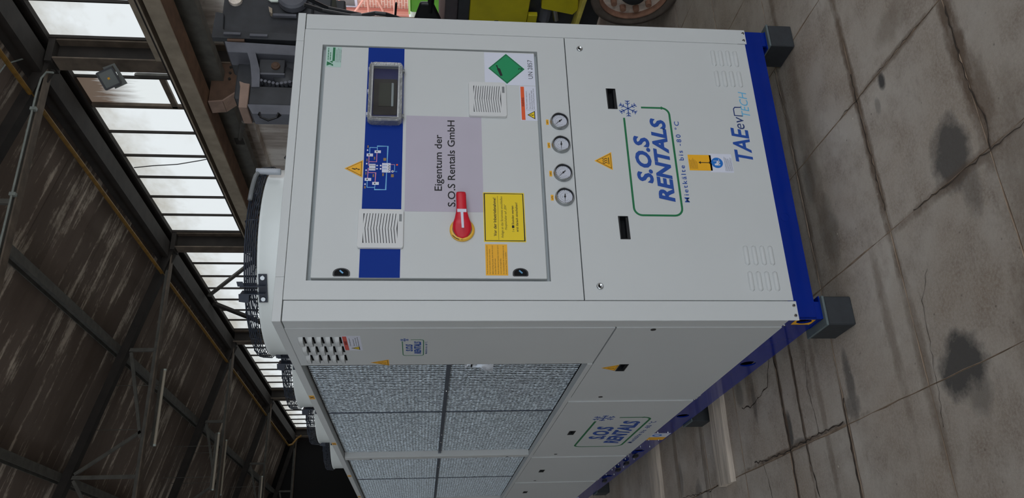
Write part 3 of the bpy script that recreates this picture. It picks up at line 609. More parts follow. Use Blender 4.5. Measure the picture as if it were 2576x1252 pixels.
# console bracket on the first column
t = thing('column_console', (5.4, 6.4, 3.7), 'brown tapering steel console under the runway beam beside the dark machine head', 'bracket')
def YP(y0): return lambda u, v, d: (u, y0 - d, v)
poly = [(5.69, 4.17), (5.10, 4.17), (5.12, 4.0), (5.29, 3.81), (5.39, 3.79), (5.69, 3.68)]
mb = MB().m(cast_brown); mb.prism(poly, YP(6.30), 0.0, 0.02); mb.build('gusset_plate', t)
mb = MB().m(cast_brown); mb.prism(poly, YP(6.50), 0.0, 0.02); mb.build('gusset_plate', t)
mb = MB().m(cast_pale)
for (x0, z0), (x1, z1) in zip(poly[1:-1], poly[2:]): mb.bar((x0, 6.39, z0), (x1, 6.39, z1), 0.24, 0.02, (0, 0, 1) if abs(x1 - x0) > 0.05 else (1, 0, 0))
mb.build('flange_strip', t, label='pale brown flange')
for k in range(3): MB().m(steel_dark).rod((5.45 + 0.09 * k, 6.285, 3.95), (5.45 + 0.09 * k, 6.265, 3.95), 0.018, 8).build('bolt', t)
t = thing('wall_stay', (5.5, 7.1, 3.7), 'short grey pipe stay between console and girder, against the white wall', 'brace')
MB().m(steel_grey).rod((5.05, 6.62, 3.80), (5.45, 7.7, 4.1), 0.03, 10).build('pipe', t); MB().m(steel_dark).box(5.41, 5.46, 7.62, 7.78, 4.04, 4.16).build('end_plate', t)

# yellow pipe, conduit, lamps
t = thing('yellow_pipe', (5.19, 10, 6.3), 'long thin yellow pipe running along the roof near the glazing', 'pipe')
MB().m(pipe_yellow).rod((5.19, -4, 6.30), (5.19, 28.0, 6.30), 0.03, 10).build('straight_run', t)
MB().m(pipe_yellow).tube([(5.19, 28.0, 6.30), (5.25, 28.15, 6.2), (5.5, 28.3, 6.05), (5.6, 28.3, 5.9)], 0.035, 8).build('bend', t)
t = thing('cable_conduit', (3, 6.3, 6.3), 'pale grey cable conduit clipped along the nearest truss chord', 'conduit')
MB().m(conduit_m).tube([(5.45, 6.25, 6.05), (5.47, 6.27, 6.14), (5.40, 6.30, 6.20), (5.2, 6.30, 6.215), (-3, 6.30, 6.215)], 0.013, 8).build('pipe', t)
for x in (4.95, 3.78, 2.6): MB().m(conduit_m).box(x - 0.02, x + 0.02, 6.28, 6.34, 6.17, 6.24).build('clip', t)
t = thing('ceiling_cable', (5.4, 6.5, 6.5), 'thin loose cable sagging under the boards near first column head', 'cable')
MB().m(conduit_m).tube([(5.55, 6.1, 6.32), (5.3, 5.9, 6.42), (4.6, 5.7, 6.5), (3.6, 5.6, 6.75)], 0.010, 6).build('wire', t)
# floodlight
t = thing('floodlight', (5.30, 6.0, 5.2), 'small square grey floodlight hanging in front of the glazing band', 'lamp')
c0 = Vector((5.28, 6.1, 5.32)); n_ = Vector((-0.62, -0.74, -0.25)).normalized(); uu = Vector((0.80, -0.55, -0.2)); uu = (uu - n_ * uu.dot(n_)).normalized(); vv = n_.cross(uu)
rot = 0.66; uu, vv = uu * math.cos(rot) + vv * math.sin(rot), -uu * math.sin(rot) + vv * math.cos(rot)
def FL(u, v, d): p = c0 + uu * u + vv * v + n_ * d; return tuple(p)
MB().m(lamp_metal).prism(rrect(-.115, .115, -.105, .105, .015, 3), FL, -0.03, 0.0).build('housing', t)
mb = MB().m(mach_black); mb.ribbon(rrect(-.105, .105, -.095, .095, .01, 3), 0.022, FL, 0.0, 0.012, True); mb.build('front_frame', t)
MB().m(lamp_glass).prism(rect(-.094, .094, -.084, .084), FL, 0.0, 0.004).build('glass', t)
MB().m(sticker_amber).prism(rect(-.013, .013, -.013, .013), FL, 0.004, 0.008).build('led_chip', t)
mb = MB().m(lamp_metal); mb.ribbon([(-.125, 0), (-.125, -.13), (.125, -.13), (.125, 0)], 0.03, lambda u, v, d: FL(u, v * 1, d), -0.034, -0.026); mb.build('bracket', t)
MB().m(lamp_metal).bar(FL(0, -.13, -.03), (5.69, 6.42, 5.42), 0.03, 0.012).build('arm', t)
# unlit fluorescent tubes
def tube_lamp(y, x0, x1, z, label):
    t = thing('tube_lamp', ((x0 + x1) / 2, y, z), label, 'lamp', 'unlit tube lamps under the roof')
    MB().m(steel_grey).box(x0, x1, y - 0.05, y + 0.05, z, z + 0.05).build('batten', t); MB().m(tube_m).rod((x0 + .03, y - .02, z - .02), (x1 - .03, y - .02, z - .02), 0.026, 8).build('tube', t)
    for x in (x0 + .3, x1 - .3): MB().m(steel_grey).rod((x, y, z + .05), (x, y, rz(x, .25)), .006, 6).build('hanger', t)
    for x in (x0 + .02, x1 - .02): MB().m(pale_grey).box(x - .02, x + .02, y - .035, y + .01, z - .04, z).build('socket', t)
tube_lamp(12.65, 2.15, 3.55, 6.22, 'unlit tube lamp behind the pale-patched truss chord, nearest of three')
tube_lamp(17.2, 2.05, 3.35, 6.22, 'unlit tube lamp in the middle of roof, wider of the far pair')
tube_lamp(18.0, 2.05, 3.35, 6.22, 'thin unlit tube lamp directly beyond the middle one')
tube_lamp(23.0, 1.9, 3.3, 6.22, 'unlit tube lamp farthest away beside the dark gable')
# cable across the glazing
o = MB().m(hose_m).tube([(5.9, 9.35, 6.1), (5.9, 9.28, 5.8), (5.9, 9.22, 5.4), (5.88, 9.05, 5.0), (5.85, 8.9, 4.75)], 0.008, 6).build('hanging_cable'); tag(o, 'thin black cable sagging down across the bright panes', 'cable')

# ================================================================== CHILLER
CH = thing('chiller_unit', (0.62, 2.2, 0.109), 'large light grey air-cooled chiller on blue base frame with row of fans on top', 'chiller')
LEN = 4.47; WID = 1.255; TOP = 1.982
def part(mb, name, parent=CH, **k): return mb.build(name, parent, **k)
# base frame
def hole_plate(mb, u0, u1, v0, v1, holes, M, d0, d1, inner):
    """plate with round/oval holes [(u, v, ru, rv)] in a single row"""
    hs = sorted(holes); us = [u0] + [x for h in hs for x in (h[0] - h[2] * 1.3, h[0] + h[2] * 1.3)] + [u1]
    for i in range(0, len(us) - 1):
        a, b = us[i], us[i + 1]
        if i % 2 == 0:
            if b > a: mb.prism(rect(a, b, v0, v1), M, d0, d1)
        else:
            h = hs[i // 2]; n = 24; C_ = []; Q = []
            for k in range(n):
                t = 2 * PI * k / n; cu, cv = math.cos(t), math.sin(t); C_.append((h[0] + h[2] * cu, h[1] + h[3] * cv))
                hu = (b - a) / 2; hv0, hv1 = h[1] - v0, v1 - h[1]; hv = hv1 if cv > 0 else hv0
                s_ = min(hu / abs(cu) if abs(cu) > 1e-6 else 1e9, hv / abs(cv) if abs(cv) > 1e-6 else 1e9); Q.append((h[0] + cu * s_, h[1] + cv * s_))
            for d in (d0, d1): mb.add([M(*p, d) for p in C_] + [M(*p, d) for p in Q], [(k, (k + 1) % n, n + (k + 1) % n, n + k) for k in range(n)])
            mb.add([M(*p, d0) for p in C_] + [M(*p, d1) for p in C_], [(k, (k + 1) % n, n + (k + 1) % n, n + k) for k in range(n)])
            for (p, q) in (((a, v0), 0), ((b, v0), 0), ((b, v1), 0), ((a, v1), 0)):
                # fill corners
                best = min(range(n), key=lambda k: (Q[k][0] - p[0]) ** 2 + (Q[k][1] - p[1]) ** 2)
                for kk in ((best - 1) % n, best):
                    mb.add([M(*Q[kk], d1), M(*p, d1), M(*Q[(kk + 1) % n], d1)], [(0, 1, 2)])
            cur = mb.cur; mb.m(inner); mb.prism(circ(h[0], h[1], h[2] * 1.25, 16, h[3] * 1.15), M, d0 - 0.02, d0 - 0.015); mb.cur = cur
    return mb
base = thing('x', (0, 0, 0), None, None); bpy.data.objects.remove(base)
mb = MB().m(blue); hole_plate(mb, -LEN, -0.004, 0.112, 0.232, [(-0.551, .177, .036, .031), (-1.469, .178, .036, .031), (-2.391, .178, .036, .031), (-3.31, .178, .036, .031), (-0.032, .166, .021, .026)], lambda u, v, d: (0.008 - d, -u, v), -0.006, 0.0, blackhole)
bs = part(mb, 'base_rail', label='blue side rail with round lifting holes')
mb = MB().m(blue); mb.box(0.006, WID - 0.006, 0.004, 0.012, 0.130, 0.225); mb.box(0.006, 0.07, 0.003, 0.012, 0.110, 0.132); mb.box(WID - 0.075, WID - 0.008, 0.003, 0.012, 0.110, 0.132); mb.box(0.006, 0.09, 0.0, 0.11, 0.110, 0.114); mb.box(WID - .09, WID - .006, 0.0, 0.11, 0.110, 0.114)
fb = part(mb, 'base_rail')
MB().m(blue).ribbon(circ(0.401, 0.176, 0.017, 20), 0.0016, FR, -0.004, -0.0032, True).build('embossed_ring', fb)
mb = MB().m(blue); mb.box(WID - 0.012, WID - 0.006, 0.01, LEN, 0.112, 0.225); mb.box(0.012, WID - 0.012, LEN - 0.01, LEN, 0.112, 0.225); part(mb, 'base_rail')
mb = MB().m(blackhole); mb.box(0.03, WID - 0.03, 0.03, LEN - 0.03, 0.13, 0.24); part(mb, 'base_pan', label='dark underside tray')
# inner core so no daylight passes
mb = MB().m(panel_gap); mb.box(0.06, WID - 0.03, 0.04, LEN - 0.03, 0.235, 1.94); part(mb, 'inner_core', label='dark inside of cabinet seen only at seams')
# corner posts
def post(x0, x1, y0, y1):
    mb = MB().m(panel); mb.box(x0, x1, y0, y0 + 0.0025, 0.197, 1.950); mb.box(x0, x1, y0 + 0.0025, y1, 0.235, 1.950)
    return mb
pl = part(post(0.0, 0.0715, 0.0, 0.0650), 'corner_post', bevel=0.0012)
pr = part(post(1.1845, WID, 0.0, 0.065), 'corner_post', bevel=0.0012)
part(post(0.0, 0.0715, LEN - 0.065, LEN), 'corner_post', bevel=0.0012); part(post(1.1845, WID, LEN - 0.065, LEN), 'corner_post', bevel=0.0012)
def screw(M, u, v, r, parent):
    mb = MB().m(chrome); c = M(u, v, 0.003); e = M(u, v, 0.0); mb.sm = False; mb.rod(e, c, r, 12, r * 0.7); mb.m(blackhole); mb.rod(M(u, v, 0.003), M(u, v, 0.0034), r * 0.35, 6); return mb.build('screw', parent)
for u, v, p_ in ((0.018, 0.208, pl), (0.055, 0.208, pl), (1.202, 0.208, pr), (1.238, 0.206, pr)): screw(FR, u, v, 0.0065, p_)
screw(SD, -0.05, 0.232, 0.006, pl)
# lid with seams
mb = MB().m(panel); mb.box(-0.002, 0.154, -0.002, 0.05, 1.953, TOP); lid = part(mb, 'top_trim', bevel=0.001)
part(MB().m(panel).box(0.1545, 1.1235, -0.002, 0.05, 1.953, TOP), 'top_trim', bevel=0.001); part(MB().m(panel).box(1.124, 1.257, -0.002, 0.05, 1.953, TOP), 'top_trim', bevel=0.001)
part(MB().m(panel).box(-0.002, 0.06, 0.05, LEN, 1.953, TOP), 'top_trim', bevel=0.001); part(MB().m(panel).box(WID - 0.06, 1.257, 0.05, LEN, 1.953, TOP), 'top_trim', bevel=0.001)
part(MB().m(panel).box(0.06, WID - 0.06, 0.05, LEN, 1.955, 1.978), 'top_sheet')
for y_ in (0.975, 1.974, 3.028, 3.98):
    mb = MB().m(sticker_amber).prism(rect(-y_ - .03, -y_ + .03, 1.957, 1.979), SD, 0.002, 0.0026); st = part(mb, 'lifting_mark', label='small amber sticker with black cross')
    mb = MB().m(ink); mb.ribbon([(-y_ - .012, 1.960), (-y_ + .012, 1.976)], .004, SD, .0026, .003); mb.ribbon([(-y_ - .012, 1.976), (-y_ + .012, 1.960)], .004, SD, .0026, .003); mb.build('cross', st)
# front upper frame around the electrical door
mb = MB().m(panel); plate(mb, 0.074, 1.182, 0.9505, 1.9515, [(0.142, 1.111, 1.060, 1.8825)], FR, -0.03, 0.0)
mb.m(mat('door_rebate_grey', rgb(176, 184, 186), 0.6)); mb.prism(rect(0.14, 1.115, 1.058, 1.885), FR, -0.034, -0.0300)
front_frame = part(mb, 'front_frame_panel')
# front lower panel with handle pockets
HP = [(0.853, 0.947, 0.7635, 0.7995), (0.304, 0.396, 0.7665, 0.802)]
mb = MB().m(panel); plate(mb, 0.074, 1.182, 0.206, 0.9465, HP, FR, -0.03, 0.0); low = part(mb, 'front_lower_panel')
def pocket(M, u0, u1, v0, v1, parent, dep=0.028):
    mb = MB().m(dark_plastic); mb.ribbon(rect(u0 + .0015, u1 - .0015, v0 + .0015, v1 - .0015), .003, M, -dep, 0.0012, True); mb.m(blackhole); mb.prism(rect(u0, u1, v0, v1), M, -dep - .001, -dep)
    mb.m(dark_plastic); mb.prism([(u0 + .003, v0 + .003), (u1 - .003, v0 + .003), (u1 - .003, v0 + .008), (u0 + .003, v0 + .008)], M, -dep, -0.004); return mb.build('recessed_handle', parent)
for h in HP: pocket(FR, *h, low)
for u, v in ((1.131, .890), (0.124, .891)):
    mb = MB().m(chrome); mb.sm = True; mb.lathe([(0.0125, 0), (0.0125, -.003), (.010, -.006), (.0075, -.0062), (.006, -.004), (.0, -.004)], (u, 0, v), 'y', 20); mb.sm = False; mb.m(blackhole); mb.bar((u - .004, -.0045, v - .003), (u + .004, -.0045, v + .003), .002, .0025, (0, 1, 0)); mb.build('quarter_turn_lock', low)
def pill(mb, M, u0, u1, v, hw, dep):
    nu, nv = 14, 6; vs = []
    L_ = u1 - u0
    for i in range(nu + 1):
        t = i / nu; e = 1.0
        x = t * L_; edge = min(x, L_ - x); e = math.sqrt(max(0.0, 1 - (1 - min(1, edge / hw)) ** 2))
        for j in range(nv + 1):
            s_ = -1 + 2 * j / nv; vs.append(M(u0 + x, v + s_ * hw * max(e, 0.02), dep * e * math.sqrt(max(0, 1 - s_ * s_)) + 0.0002))
    mb.sm = True; mb.add(vs, [(i * (nv + 1) + j, (i + 1) * (nv + 1) + j, (i + 1) * (nv + 1) + j + 1, i * (nv + 1) + j + 1) for i in range(nu) for j in range(nv)]); mb.sm = False
for k in range(4):
    for (u0, u1, vt) in ((1.068, 1.148, .348), (.969, 1.048, .3475), (.206, .284, .3495), (.107, .184, .3485)):
        mb = MB().m(panel); pill(mb, FR, u0, u1, vt - k * .0307, .0098, .0075); mb.build('louvre', low, flat=True)
# electrical door
mb = MB().m(panel); mb.prism(rect(0.152, 1.1035, 1.0725, 1.8685), FR, -0.024, 0.0)
door = part(mb, 'electrical_door', bevel=0.0015)
MB().m(band_blue).prism(rect(0.1525, 1.103, 1.5735, 1.7095), FR, 0.0002, 0.0007).build('blue_band', door)
MB().m(lilac).prism(rect(0.404, 0.800, 1.285, 1.562), FR, 0.0002, 0.0006).build('foil_label', door, label='lilac-grey foil label with owner lettering')
mb = MB(); add_text(mb, 'Eigentum der', 0.487, 0.720, 1.432, .0255, FR, .0009, ink, bold=.012); add_text(mb, 'S.O.S Rentals GmbH', 0.424, 0.783, 1.385, .0255, FR, .0009, ink, bold=.012); mb.build('lettering', door, flat=True)
# locks
for (u0, u1, v0, v1) in ((.157, .187, 1.739, 1.796), (.160, .190, 1.137, 1.191)):
    vm = (v0 + v1) / 2; P = [(u0, v0 + .004), (u0, v1 - .004), (u0 + .003, v1)] + [(u0 + .012 + (u1 - u0 - .012) * math.sin(R(a)), vm + (v1 - v0) / 2 * math.cos(R(a))) for a in range(0, 181, 15)] + [(u0 + .003, v0)]
    mb = MB().m(dark_plastic); mb.prism(P, FR, 0, .0025); mb.m(blackhole); mb.prism([(u0 + .5 * (p[0] - u0) * 1.6 + .002, vm + (p[1] - vm) * .82) for p in P], FR, .0025, .003)
    mb.m(mat('blue_grey_key_insert', rgb(90, 140, 175), .3, .4)); mb.bar((u0 + .009, -.004, vm - .006), (u0 + .019, -.004, vm + .005), .005, .007, (0, 1, 0)); mb.build('door_lock', door, label='black oval lock with blue key insert')
# filter grilles
def grille(u0, u1, v0, v1, mark):
    g = MB().m(grille_grey); P = rrect(u0, u1, v0, v1, .008, 4); Q = rrect(u0 + .004, u1 - .004, v0 + .004, v1 - .004, .006, 4)
    n = len(P); wu0, wu1, wv0, wv1 = u0 + .018, u1 - .018, v0 + .020, v1 - .018
    g.add([FR(*p, 0.0005) for p in P] + [FR(*p, .007) for p in P] + [FR(*p, .011) for p in Q], [(k, (k + 1) % n, n + (k + 1) % n, n + k) for k in range(n)] + [(n + k, n + (k + 1) % n, 2 * n + (k + 1) % n, 2 * n + k) for k in range(n)])
    # front ring around the louvre window
    plate(g, u0 + .006, u1 - .006, v0 + .006, v1 - .006, [(wu0, wu1, wv0, wv1)], FR, .006, .0112)
    g.ribbon(Q, .006, FR, .006, .0110, True)
    g.m(grille_dark); g.prism(rect(wu0 - .001, wu1 + .001, wv0 - .001, wv1 + .001), FR, .001, .004)
    gp = part(g, 'filter_grille', label='light grey square filter grille with chevron slats')
    ns = 12; pt = (wv1 - wv0) / ns; um = (wu0 + wu1) / 2; rise = .006
    for k in range(ns):
        a = wv0 + k * pt; b = a + pt * .75
        P = [(wu0, a - rise * .3), (um, a + rise * .7), (wu1, a - rise * .3), (wu1, b - rise * .3), (um, b + rise * .7), (wu0, b - rise * .3)]
        MB().m(grille_grey).prism(P, FR, .003, .0108).build('slat', gp)
    MB().m(bezel_grey).prism(rect(u1 - .048, u1 - .020, v0 + .0065, v0 + .0155), FR, .0112, .0116).build('maker_plate', gp, label='small grey maker plate')
grille(.258, .407, 1.564, 1.720, 0); grille(.799, .953, 1.189, 1.331, 1)
# control display
D = part(MB().m(bezel_grey).ribbon(rrect(.762, 1.008, 1.585, 1.695, .012, 4), .013, FR, .001, .030, True), 'control_display', bevel=0.0, label='grey framed control display under crumpled film')
MB().m(mat('display_backing_navy', rgb(16, 28, 80), .6, spec=.1)).prism(rect(.768, 1.002, 1.589, 1.691), FR, .002, .008).build('backplate', D)
MB().m(blackhole).prism(rrect(.795, .950, 1.597, 1.683, .006, 3), FR, .008, .014).build('module_frame', D)
MB().m(mat('lcd_green_grey', rgb(40, 46, 40), .5, spec=.1)).prism(rect(.829, .932, 1.620, 1.664), FR, .014, .015).build('lcd_screen', D)
MB().m(mat('display_reflective_strip', rgb(120, 132, 134), .4)).prism(rect(.829, .932, 1.610, 1.618), FR, .014, .016).build('key_strip', D)
MB().m(steel_bezel).ribbon(rect(.772, .998, 1.5915, 1.689), .0035, FR, .026, .031, True).build('inner_rim', D)
MB().m(clear_m).prism(rect(.770, 1.0, 1.590, 1.690), FR, .0255, .0262).build('cover_glass', D)
mb = MB().m(film_m)
for a in range(4):
    pass
rw = random.Random(3)
Pf = rrect(.750, 1.020, 1.572, 1.704, .02, 6); Pi = rrect(.772, 1.0, 1.592, 1.688, .008, 6); n = len(Pf)
Pm = rrect(.758, 1.012, 1.580, 1.700, .016, 6)
mb.add([FR(p[0] + rw.uniform(-.003, .003), p[1] + rw.uniform(-.003, .003), .002 + rw.uniform(0, .003)) for p in Pf] + [FR(p[0] + rw.uniform(-.003, .003), p[1] + rw.uniform(-.003, .003), .034 + rw.uniform(0, .004)) for p in Pm] + [FR(*p, .032) for p in Pi], [(k, (k + 1) % n, n + (k + 1) % n, n + k) for k in range(n)] + [(n + k, n + (k + 1) % n, 2 * n + (k + 1) % n, 2 * n + k) for k in range(n)])
mb.build('plastic_film', D, flat=True)
mb = MB().m(sticker_white)
for u, v in ((.985, 1.7035), (.885, 1.7045), (.785, 1.7055)): mb.box(u - .006, u + .006, -.03, -.016, v - .0035, v)
mb.m(bezel_grey)
for u in (.985, .785): mb.rod((u, -.018, 1.578), (u, -.018, 1.5705), .008, 10)
mb.build('hinge_clip', D)
# main switch
S = part(MB().m(yellow_plastic).lathe([(0.0435, -.0005), (.0435, -.008), (.040, -.012), (.034, -.013)], (.332, 0, 1.362), 'y', 40), 'main_switch', label='red rotary main switch handle on a yellow ring')
prof = []
def handle_outline(t):   # half width along the handle, from base to tip
    pts = [(0, .0), (.006, .018), (.02, .029), (.034, .033), (.05, .032), (.075, .024), (.10, .0185), (.13, .0175), (.168, .018), (.170, .0165)]
    for (a, wa), (b, wb) in zip(pts[:-1], pts[1:]):
        if a <= t <= b: return wa + (wb - wa) * (t - a) / (b - a)
    return pts[-1][1]
mb = MB().m(signal_red); mb.sm = True; ns = 28; cs = 12; x0 = .296; Ln = .164; rings = []
for i in range(ns + 1):
    t = .170 * i / ns; hw = max(handle_outline(t), .0015); x = x0 + t / .170 * Ln; dpt = .013 + .034 * min(1, t / .05) * (1 if t > .0 else 0)
    dep_in = .012 if t < .075 else .018 + .006 * min(1, (t - .075) / .05)
    zc = 1.362 + .004 * t / .17
    for j in range(cs):
        a = 2 * PI * j / cs; cx_ = math.copysign(abs(math.cos(a)) ** .6, math.cos(a)); sx_ = math.copysign(abs(math.sin(a)) ** .6, math.sin(a)); mid = (dep_in + dpt) / 2; hh = max((dpt - dep_in) / 2, .002)
        mb.v.append((x, -(mid + hh * sx_), zc + hw * cx_))
for i in range(ns):
    for j in range(cs): mb.face([i * cs + j, i * cs + (j + 1) % cs, (i + 1) * cs + (j + 1) % cs, (i + 1) * cs + j])
mb.face(list(range(cs))[::-1]); mb.face(list(range(ns * cs, (ns + 1) * cs))); mb.build('handle', S, label='red handle')
MB().m(sticker_white).prism([(.320, 1.3575), (.320, 1.3655), (.380, 1.3685), (.380, 1.380), (.392, 1.380), (.392, 1.3485), (.380, 1.3485), (.380, 1.3595)], FR, .0463, .0478).build('position_mark', S, label='white T-shaped position mark')
mb = MB().m(ink); mb.ribbon([(.332 - .041 * math.cos(R(a)), 1.362 + .041 * math.sin(R(a))) for a in range(15, 56, 8)], .002, FR, .0112, .0126); add_text(mb, '0', .2895, .2925, 1.360, .006, FR, .0126, ink); mb.build('ring_marking', S)
# pressure gauges
def gauge(u, v, ang, tg):
    mb = MB().m(steel_bezel); mb.sm = True; mb.lathe([(.0355, 0), (.0355, -.004), (.0345, -.005), (.0335, -.014), (.0325, -.0165), (.0305, -.0165), (.0300, -.012), (.0296, -.008)], (u, 0, v), 'y', 40); g_ = part(mb, 'pressure_gauge', label='round steel-rimmed pressure gauge with pale dial')
    mb = MB().m(dark_plastic); mb.sm = True; mb.lathe([(.0308, -.0155), (.0300, -.0168), (.0285, -.012), (.0275, -.006)], (u, 0, v), 'y', 40); mb.build('inner_ring', g_)
    MB().m(dial_white).prism(circ(u, v, .0288, 32), FR, .003, .006).build('dial', g_)
    mb = MB().m(grey_ink)
    for k in range(19):
        a = R(-45 + k * 15); mb.ribbon([(u + .0225 * math.cos(a), v + .0225 * math.sin(a)), (u + (.0265 if k % 3 else .0275) * math.cos(a), v + (.0265 if k % 3 else .0275) * math.sin(a))], .0009 if k % 3 else .0014, FR, .0061, .0063)
    mb.ribbon([(u + .0165 * math.cos(R(a)), v + .0165 * math.sin(R(a))) for a in range(-45, 226, 18)], .0005, FR, .0061, .0063); add_text(mb, 'bar', u - .004, u + .004, v + .008, .003, FR, .0063, grey_ink); mb.build('scale', g_, kind='stuff')
    mb = MB().m(ink); a = R(ang); c_, s_ = math.cos(a), math.sin(a)
    mb.prism([(u + .025 * c_, v + .025 * s_), (u - .0012 * s_, v + .0012 * c_), (u - .011 * c_ - .002 * s_, v - .011 * s_ + .002 * c_), (u - .011 * c_ + .002 * s_, v - .011 * s_ - .002 * c_), (u + .0012 * s_, v - .0012 * c_)], FR, .008, .0086); mb.prism(circ(u, v, .0034, 12), FR, .0075, .0095); mb.build('needle', g_)
    tgp = part(MB().m(sticker_amber).prism(rect(u - .0135, u + .0095, v + .0405, v + .0505), FR, 0.0002, .0006), 'gauge_tag', label='small amber tag above gauge')
    text(tgp, 'lettering', tg, u - .009, u + .005, v + .0428, .0052, FR, .0008, ink, bold=.02)
gauge(.788, .9915, 130, 'HP1'); gauge(.687, .9915, 178, 'LP1'); gauge(.567, .9915, 133, 'HP2'); gauge(.468, .9915, 176, 'LP2')
# ---- stickers on the front
def sticker(name, P, mt, M=FR, d=0.0002, parent=CH, label=None): return MB().m(mt).prism(P, M, d, d + .0005).build(name, parent, label=label)
def tri(u, v0, v1, hw): return [(u - hw, v0), (u + hw, v0), (u, v1)]
def warn_tri(parent, u, v0, v1, hw, M, d, fill, sym):
    T = tri(u, v0, v1, hw); c = (u, v0 + (v1 - v0) / 3); k = 1 - .16
    mb = MB().m(ink); inner = [(c[0] + (p[0] - c[0]) * k, c[1] + (p[1] - c[1]) * k) for p in T]; inn2 = [(c[0] + (p[0] - c[0]) * .76, c[1] + (p[1] - c[1]) * .76) for p in T]
    mb2 = MB().m(fill); mb2.prism(T, M, d, d + .0004)
    o = mb2.build('warning_triangle', parent, label='triangular warning sign') if parent is CH else mb2.build('warning_sign', parent)
    mb.prism(inner, M, d + .0004, d + .0006); mb.m(fill); mb.prism(inn2, M, d + .0006, d + .0008); mb.m(ink); h = v1 - v0; cy = v0 + h * .36
    if sym == 'bolt':
        B = [(.02, .30), (.11, .05), (.01, .08), (.08, -.16), (.13, -.12), (.10, -.28), (-.0, -.20), (.045, -.17), (-.06, .02), (.04, -.0), (-.03, .27)]
        mb.prism([(u - a * h * .8, cy + b * h * .8) for a, b in B][::-1], M, d + .0008, d + .001)
    else:
        for k_ in (-1, 0, 1): mb.ribbon([(u + k_ * h * .13 + (h * .03 * (1 if i % 4 in (1, 2) else -1)), cy - h * .10 + i * h * .055) for i in range(6)], h * .035, M, d + .0008, d + .001)
        mb.ribbon([(u - h * .22, cy - h * .17), (u + h * .22, cy - h * .17)], h * .04, M, d + .0008, d + .001)
    mb.build('symbol', o if parent is CH else parent); return o
warn_tri(CH, .571, 1.7125, 1.776, .0355, FR, .0012, sticker_amber, 'bolt')
warn_tri(CH, .623, .8045, .871, .0385, FR, .0002, sticker_amber, 'hot')
# small green certificate sticker
sg = sticker('certificate_sticker', rect(1.008, 1.101, 1.810, 1.8665), pale_green, label='small pale green sticker with green bar')
mb = MB().m(logo_green); mb.prism(rect(1.035, 1.098, 1.8335, 1.8425), FR, .0007, .0009); mb.prism([(1.013, 1.8625), (1.033, 1.8625), (1.023, 1.842)], FR, .0007, .0009); mb.prism([(1.012, 1.838), (1.022, 1.840), (1.018, 1.852)], FR, .0007, .0009); mb.prism([(1.026, 1.841), (1.036, 1.841), (1.033, 1.853)], FR, .0007, .0009); line_rows(mb, [.95, .6], 1.04, 1.098, 1.860, .008, .003, FR, .0009, logo_green); line_rows(mb, [.9, 1, .95, .9], 1.03, 1.096, 1.829, .0055, .0013, FR, .0009, grey_ink); mb.build('print', sg, kind='stuff')
# UN 2857 label
un = sticker('hazard_label', rect(.9485, 1.0985, 1.0735, 1.268), sticker_white, label='white label with green gas diamond and UN 2857')
def diamond(k): c_ = (1.0245, 1.183); return [(c_[0] + a * k, c_[1] + b * k) for a, b in ((0, .0705), (-.0705, 0), (0, -.0705), (.0705, 0))]
mb = MB().m(haz_green); mb.prism(diamond(1), FR, .0007, .0009); mb.m(ink); mb.ribbon(diamond(.93), .0016, FR, .0009, .001, True); mb.build('green_diamond', un)
mb = MB().m(ink); mb.prism([(1.010 + x, 1.2 + y) for x, y in ((-.018, -.001), (.014, .008), (.017, .017), (.012, .0195), (-.021, .008))], FR, .0011, .0013); mb.ribbon([(1.024, 1.216), (1.0375, 1.221)], .004, FR, .0011, .0013); mb.ribbon([(1.036, 1.217), (1.039, 1.2235)], .003, FR, .0011, .0013); add_text(mb, '2', 1.020, 1.030, 1.124, .013, FR, .0012, ink, bold=.015); mb.build('gas_bottle_symbol', un)
text(un, 'lettering', 'UN 2857', .981, 1.069, 1.0825, .0175, FR, .0010, grey_ink)
def fan_warning(M, u0, u1, v0, v1, d, red):
    s_ = sticker('fan_warning_label', rect(u0, u1, v0, v1), sticker_white, M, d, label='white warning label with orange header'); W_ = u1 - u0; H_ = v1 - v0
    MB().m(red).prism(rect(u0 + .02 * W_, u1 - .02 * W_, v1 - .27 * H_, v1 - .05 * H_), M, d + .0006, d + .0007).build('header_bar', s_, label='orange header bar')
    mb = MB(); dd = d + .0009; add_text(mb, 'WARNING', u0 + .40 * W_, u0 + .66 * W_, v1 - .23 * H_, .13 * H_, M, dd, mat('dark_red_ink', rgb(110, 20, 14), .6), bold=.02); dd = d + .0007
    add_text(mb, 'The fans contain capacitors.', u0 + .33 * W_, u0 + .86 * W_, v1 - .42 * H_, .07 * H_, M, dd, ink)
    for k, (tx, e) in enumerate((('Wait at least 5 minutes after', .80), ('disconnecting the power supply', .88), ('before accessing the power circuit.', .94))): add_text(mb, tx, u0 + .33 * W_, u0 + e * W_, v1 - (.62 + .12 * k) * H_, .07 * H_, M, dd, ink)
    mb.m(grey_ink); mb.ribbon([(u0 + .31 * W_, v0 + .05 * H_), (u0 + .31 * W_, v1 - .3 * H_)], .0005, M, d + .0005, dd); mb.build('lettering', s_, kind='stuff', flat=True)
    T = MB().m(sticker_yellow); uu_ = u0 + .165 * W_; T.prism(tri(uu_, v0 + .14 * H_, v0 + .60 * H_, .12 * W_), M, d + .0006, d + .0007); T.m(ink); T.ribbon(tri(uu_, v0 + .16 * H_, v0 + .57 * H_, .107 * W_), .0028, M, d + .0007, d + .0009, True); T.ribbon([(uu_ - .002, v0 + .46 * H_), (uu_ + .002, v0 + .34 * H_), (uu_ - .002, v0 + .34 * H_), (uu_ + .001, v0 + .2 * H_)], .002, M, d + .0007, d + .0009); T.build('warning_sign', s_)
fan_warning(FR, .790, .946, 1.0735, 1.136, .0003, sticker_orange)
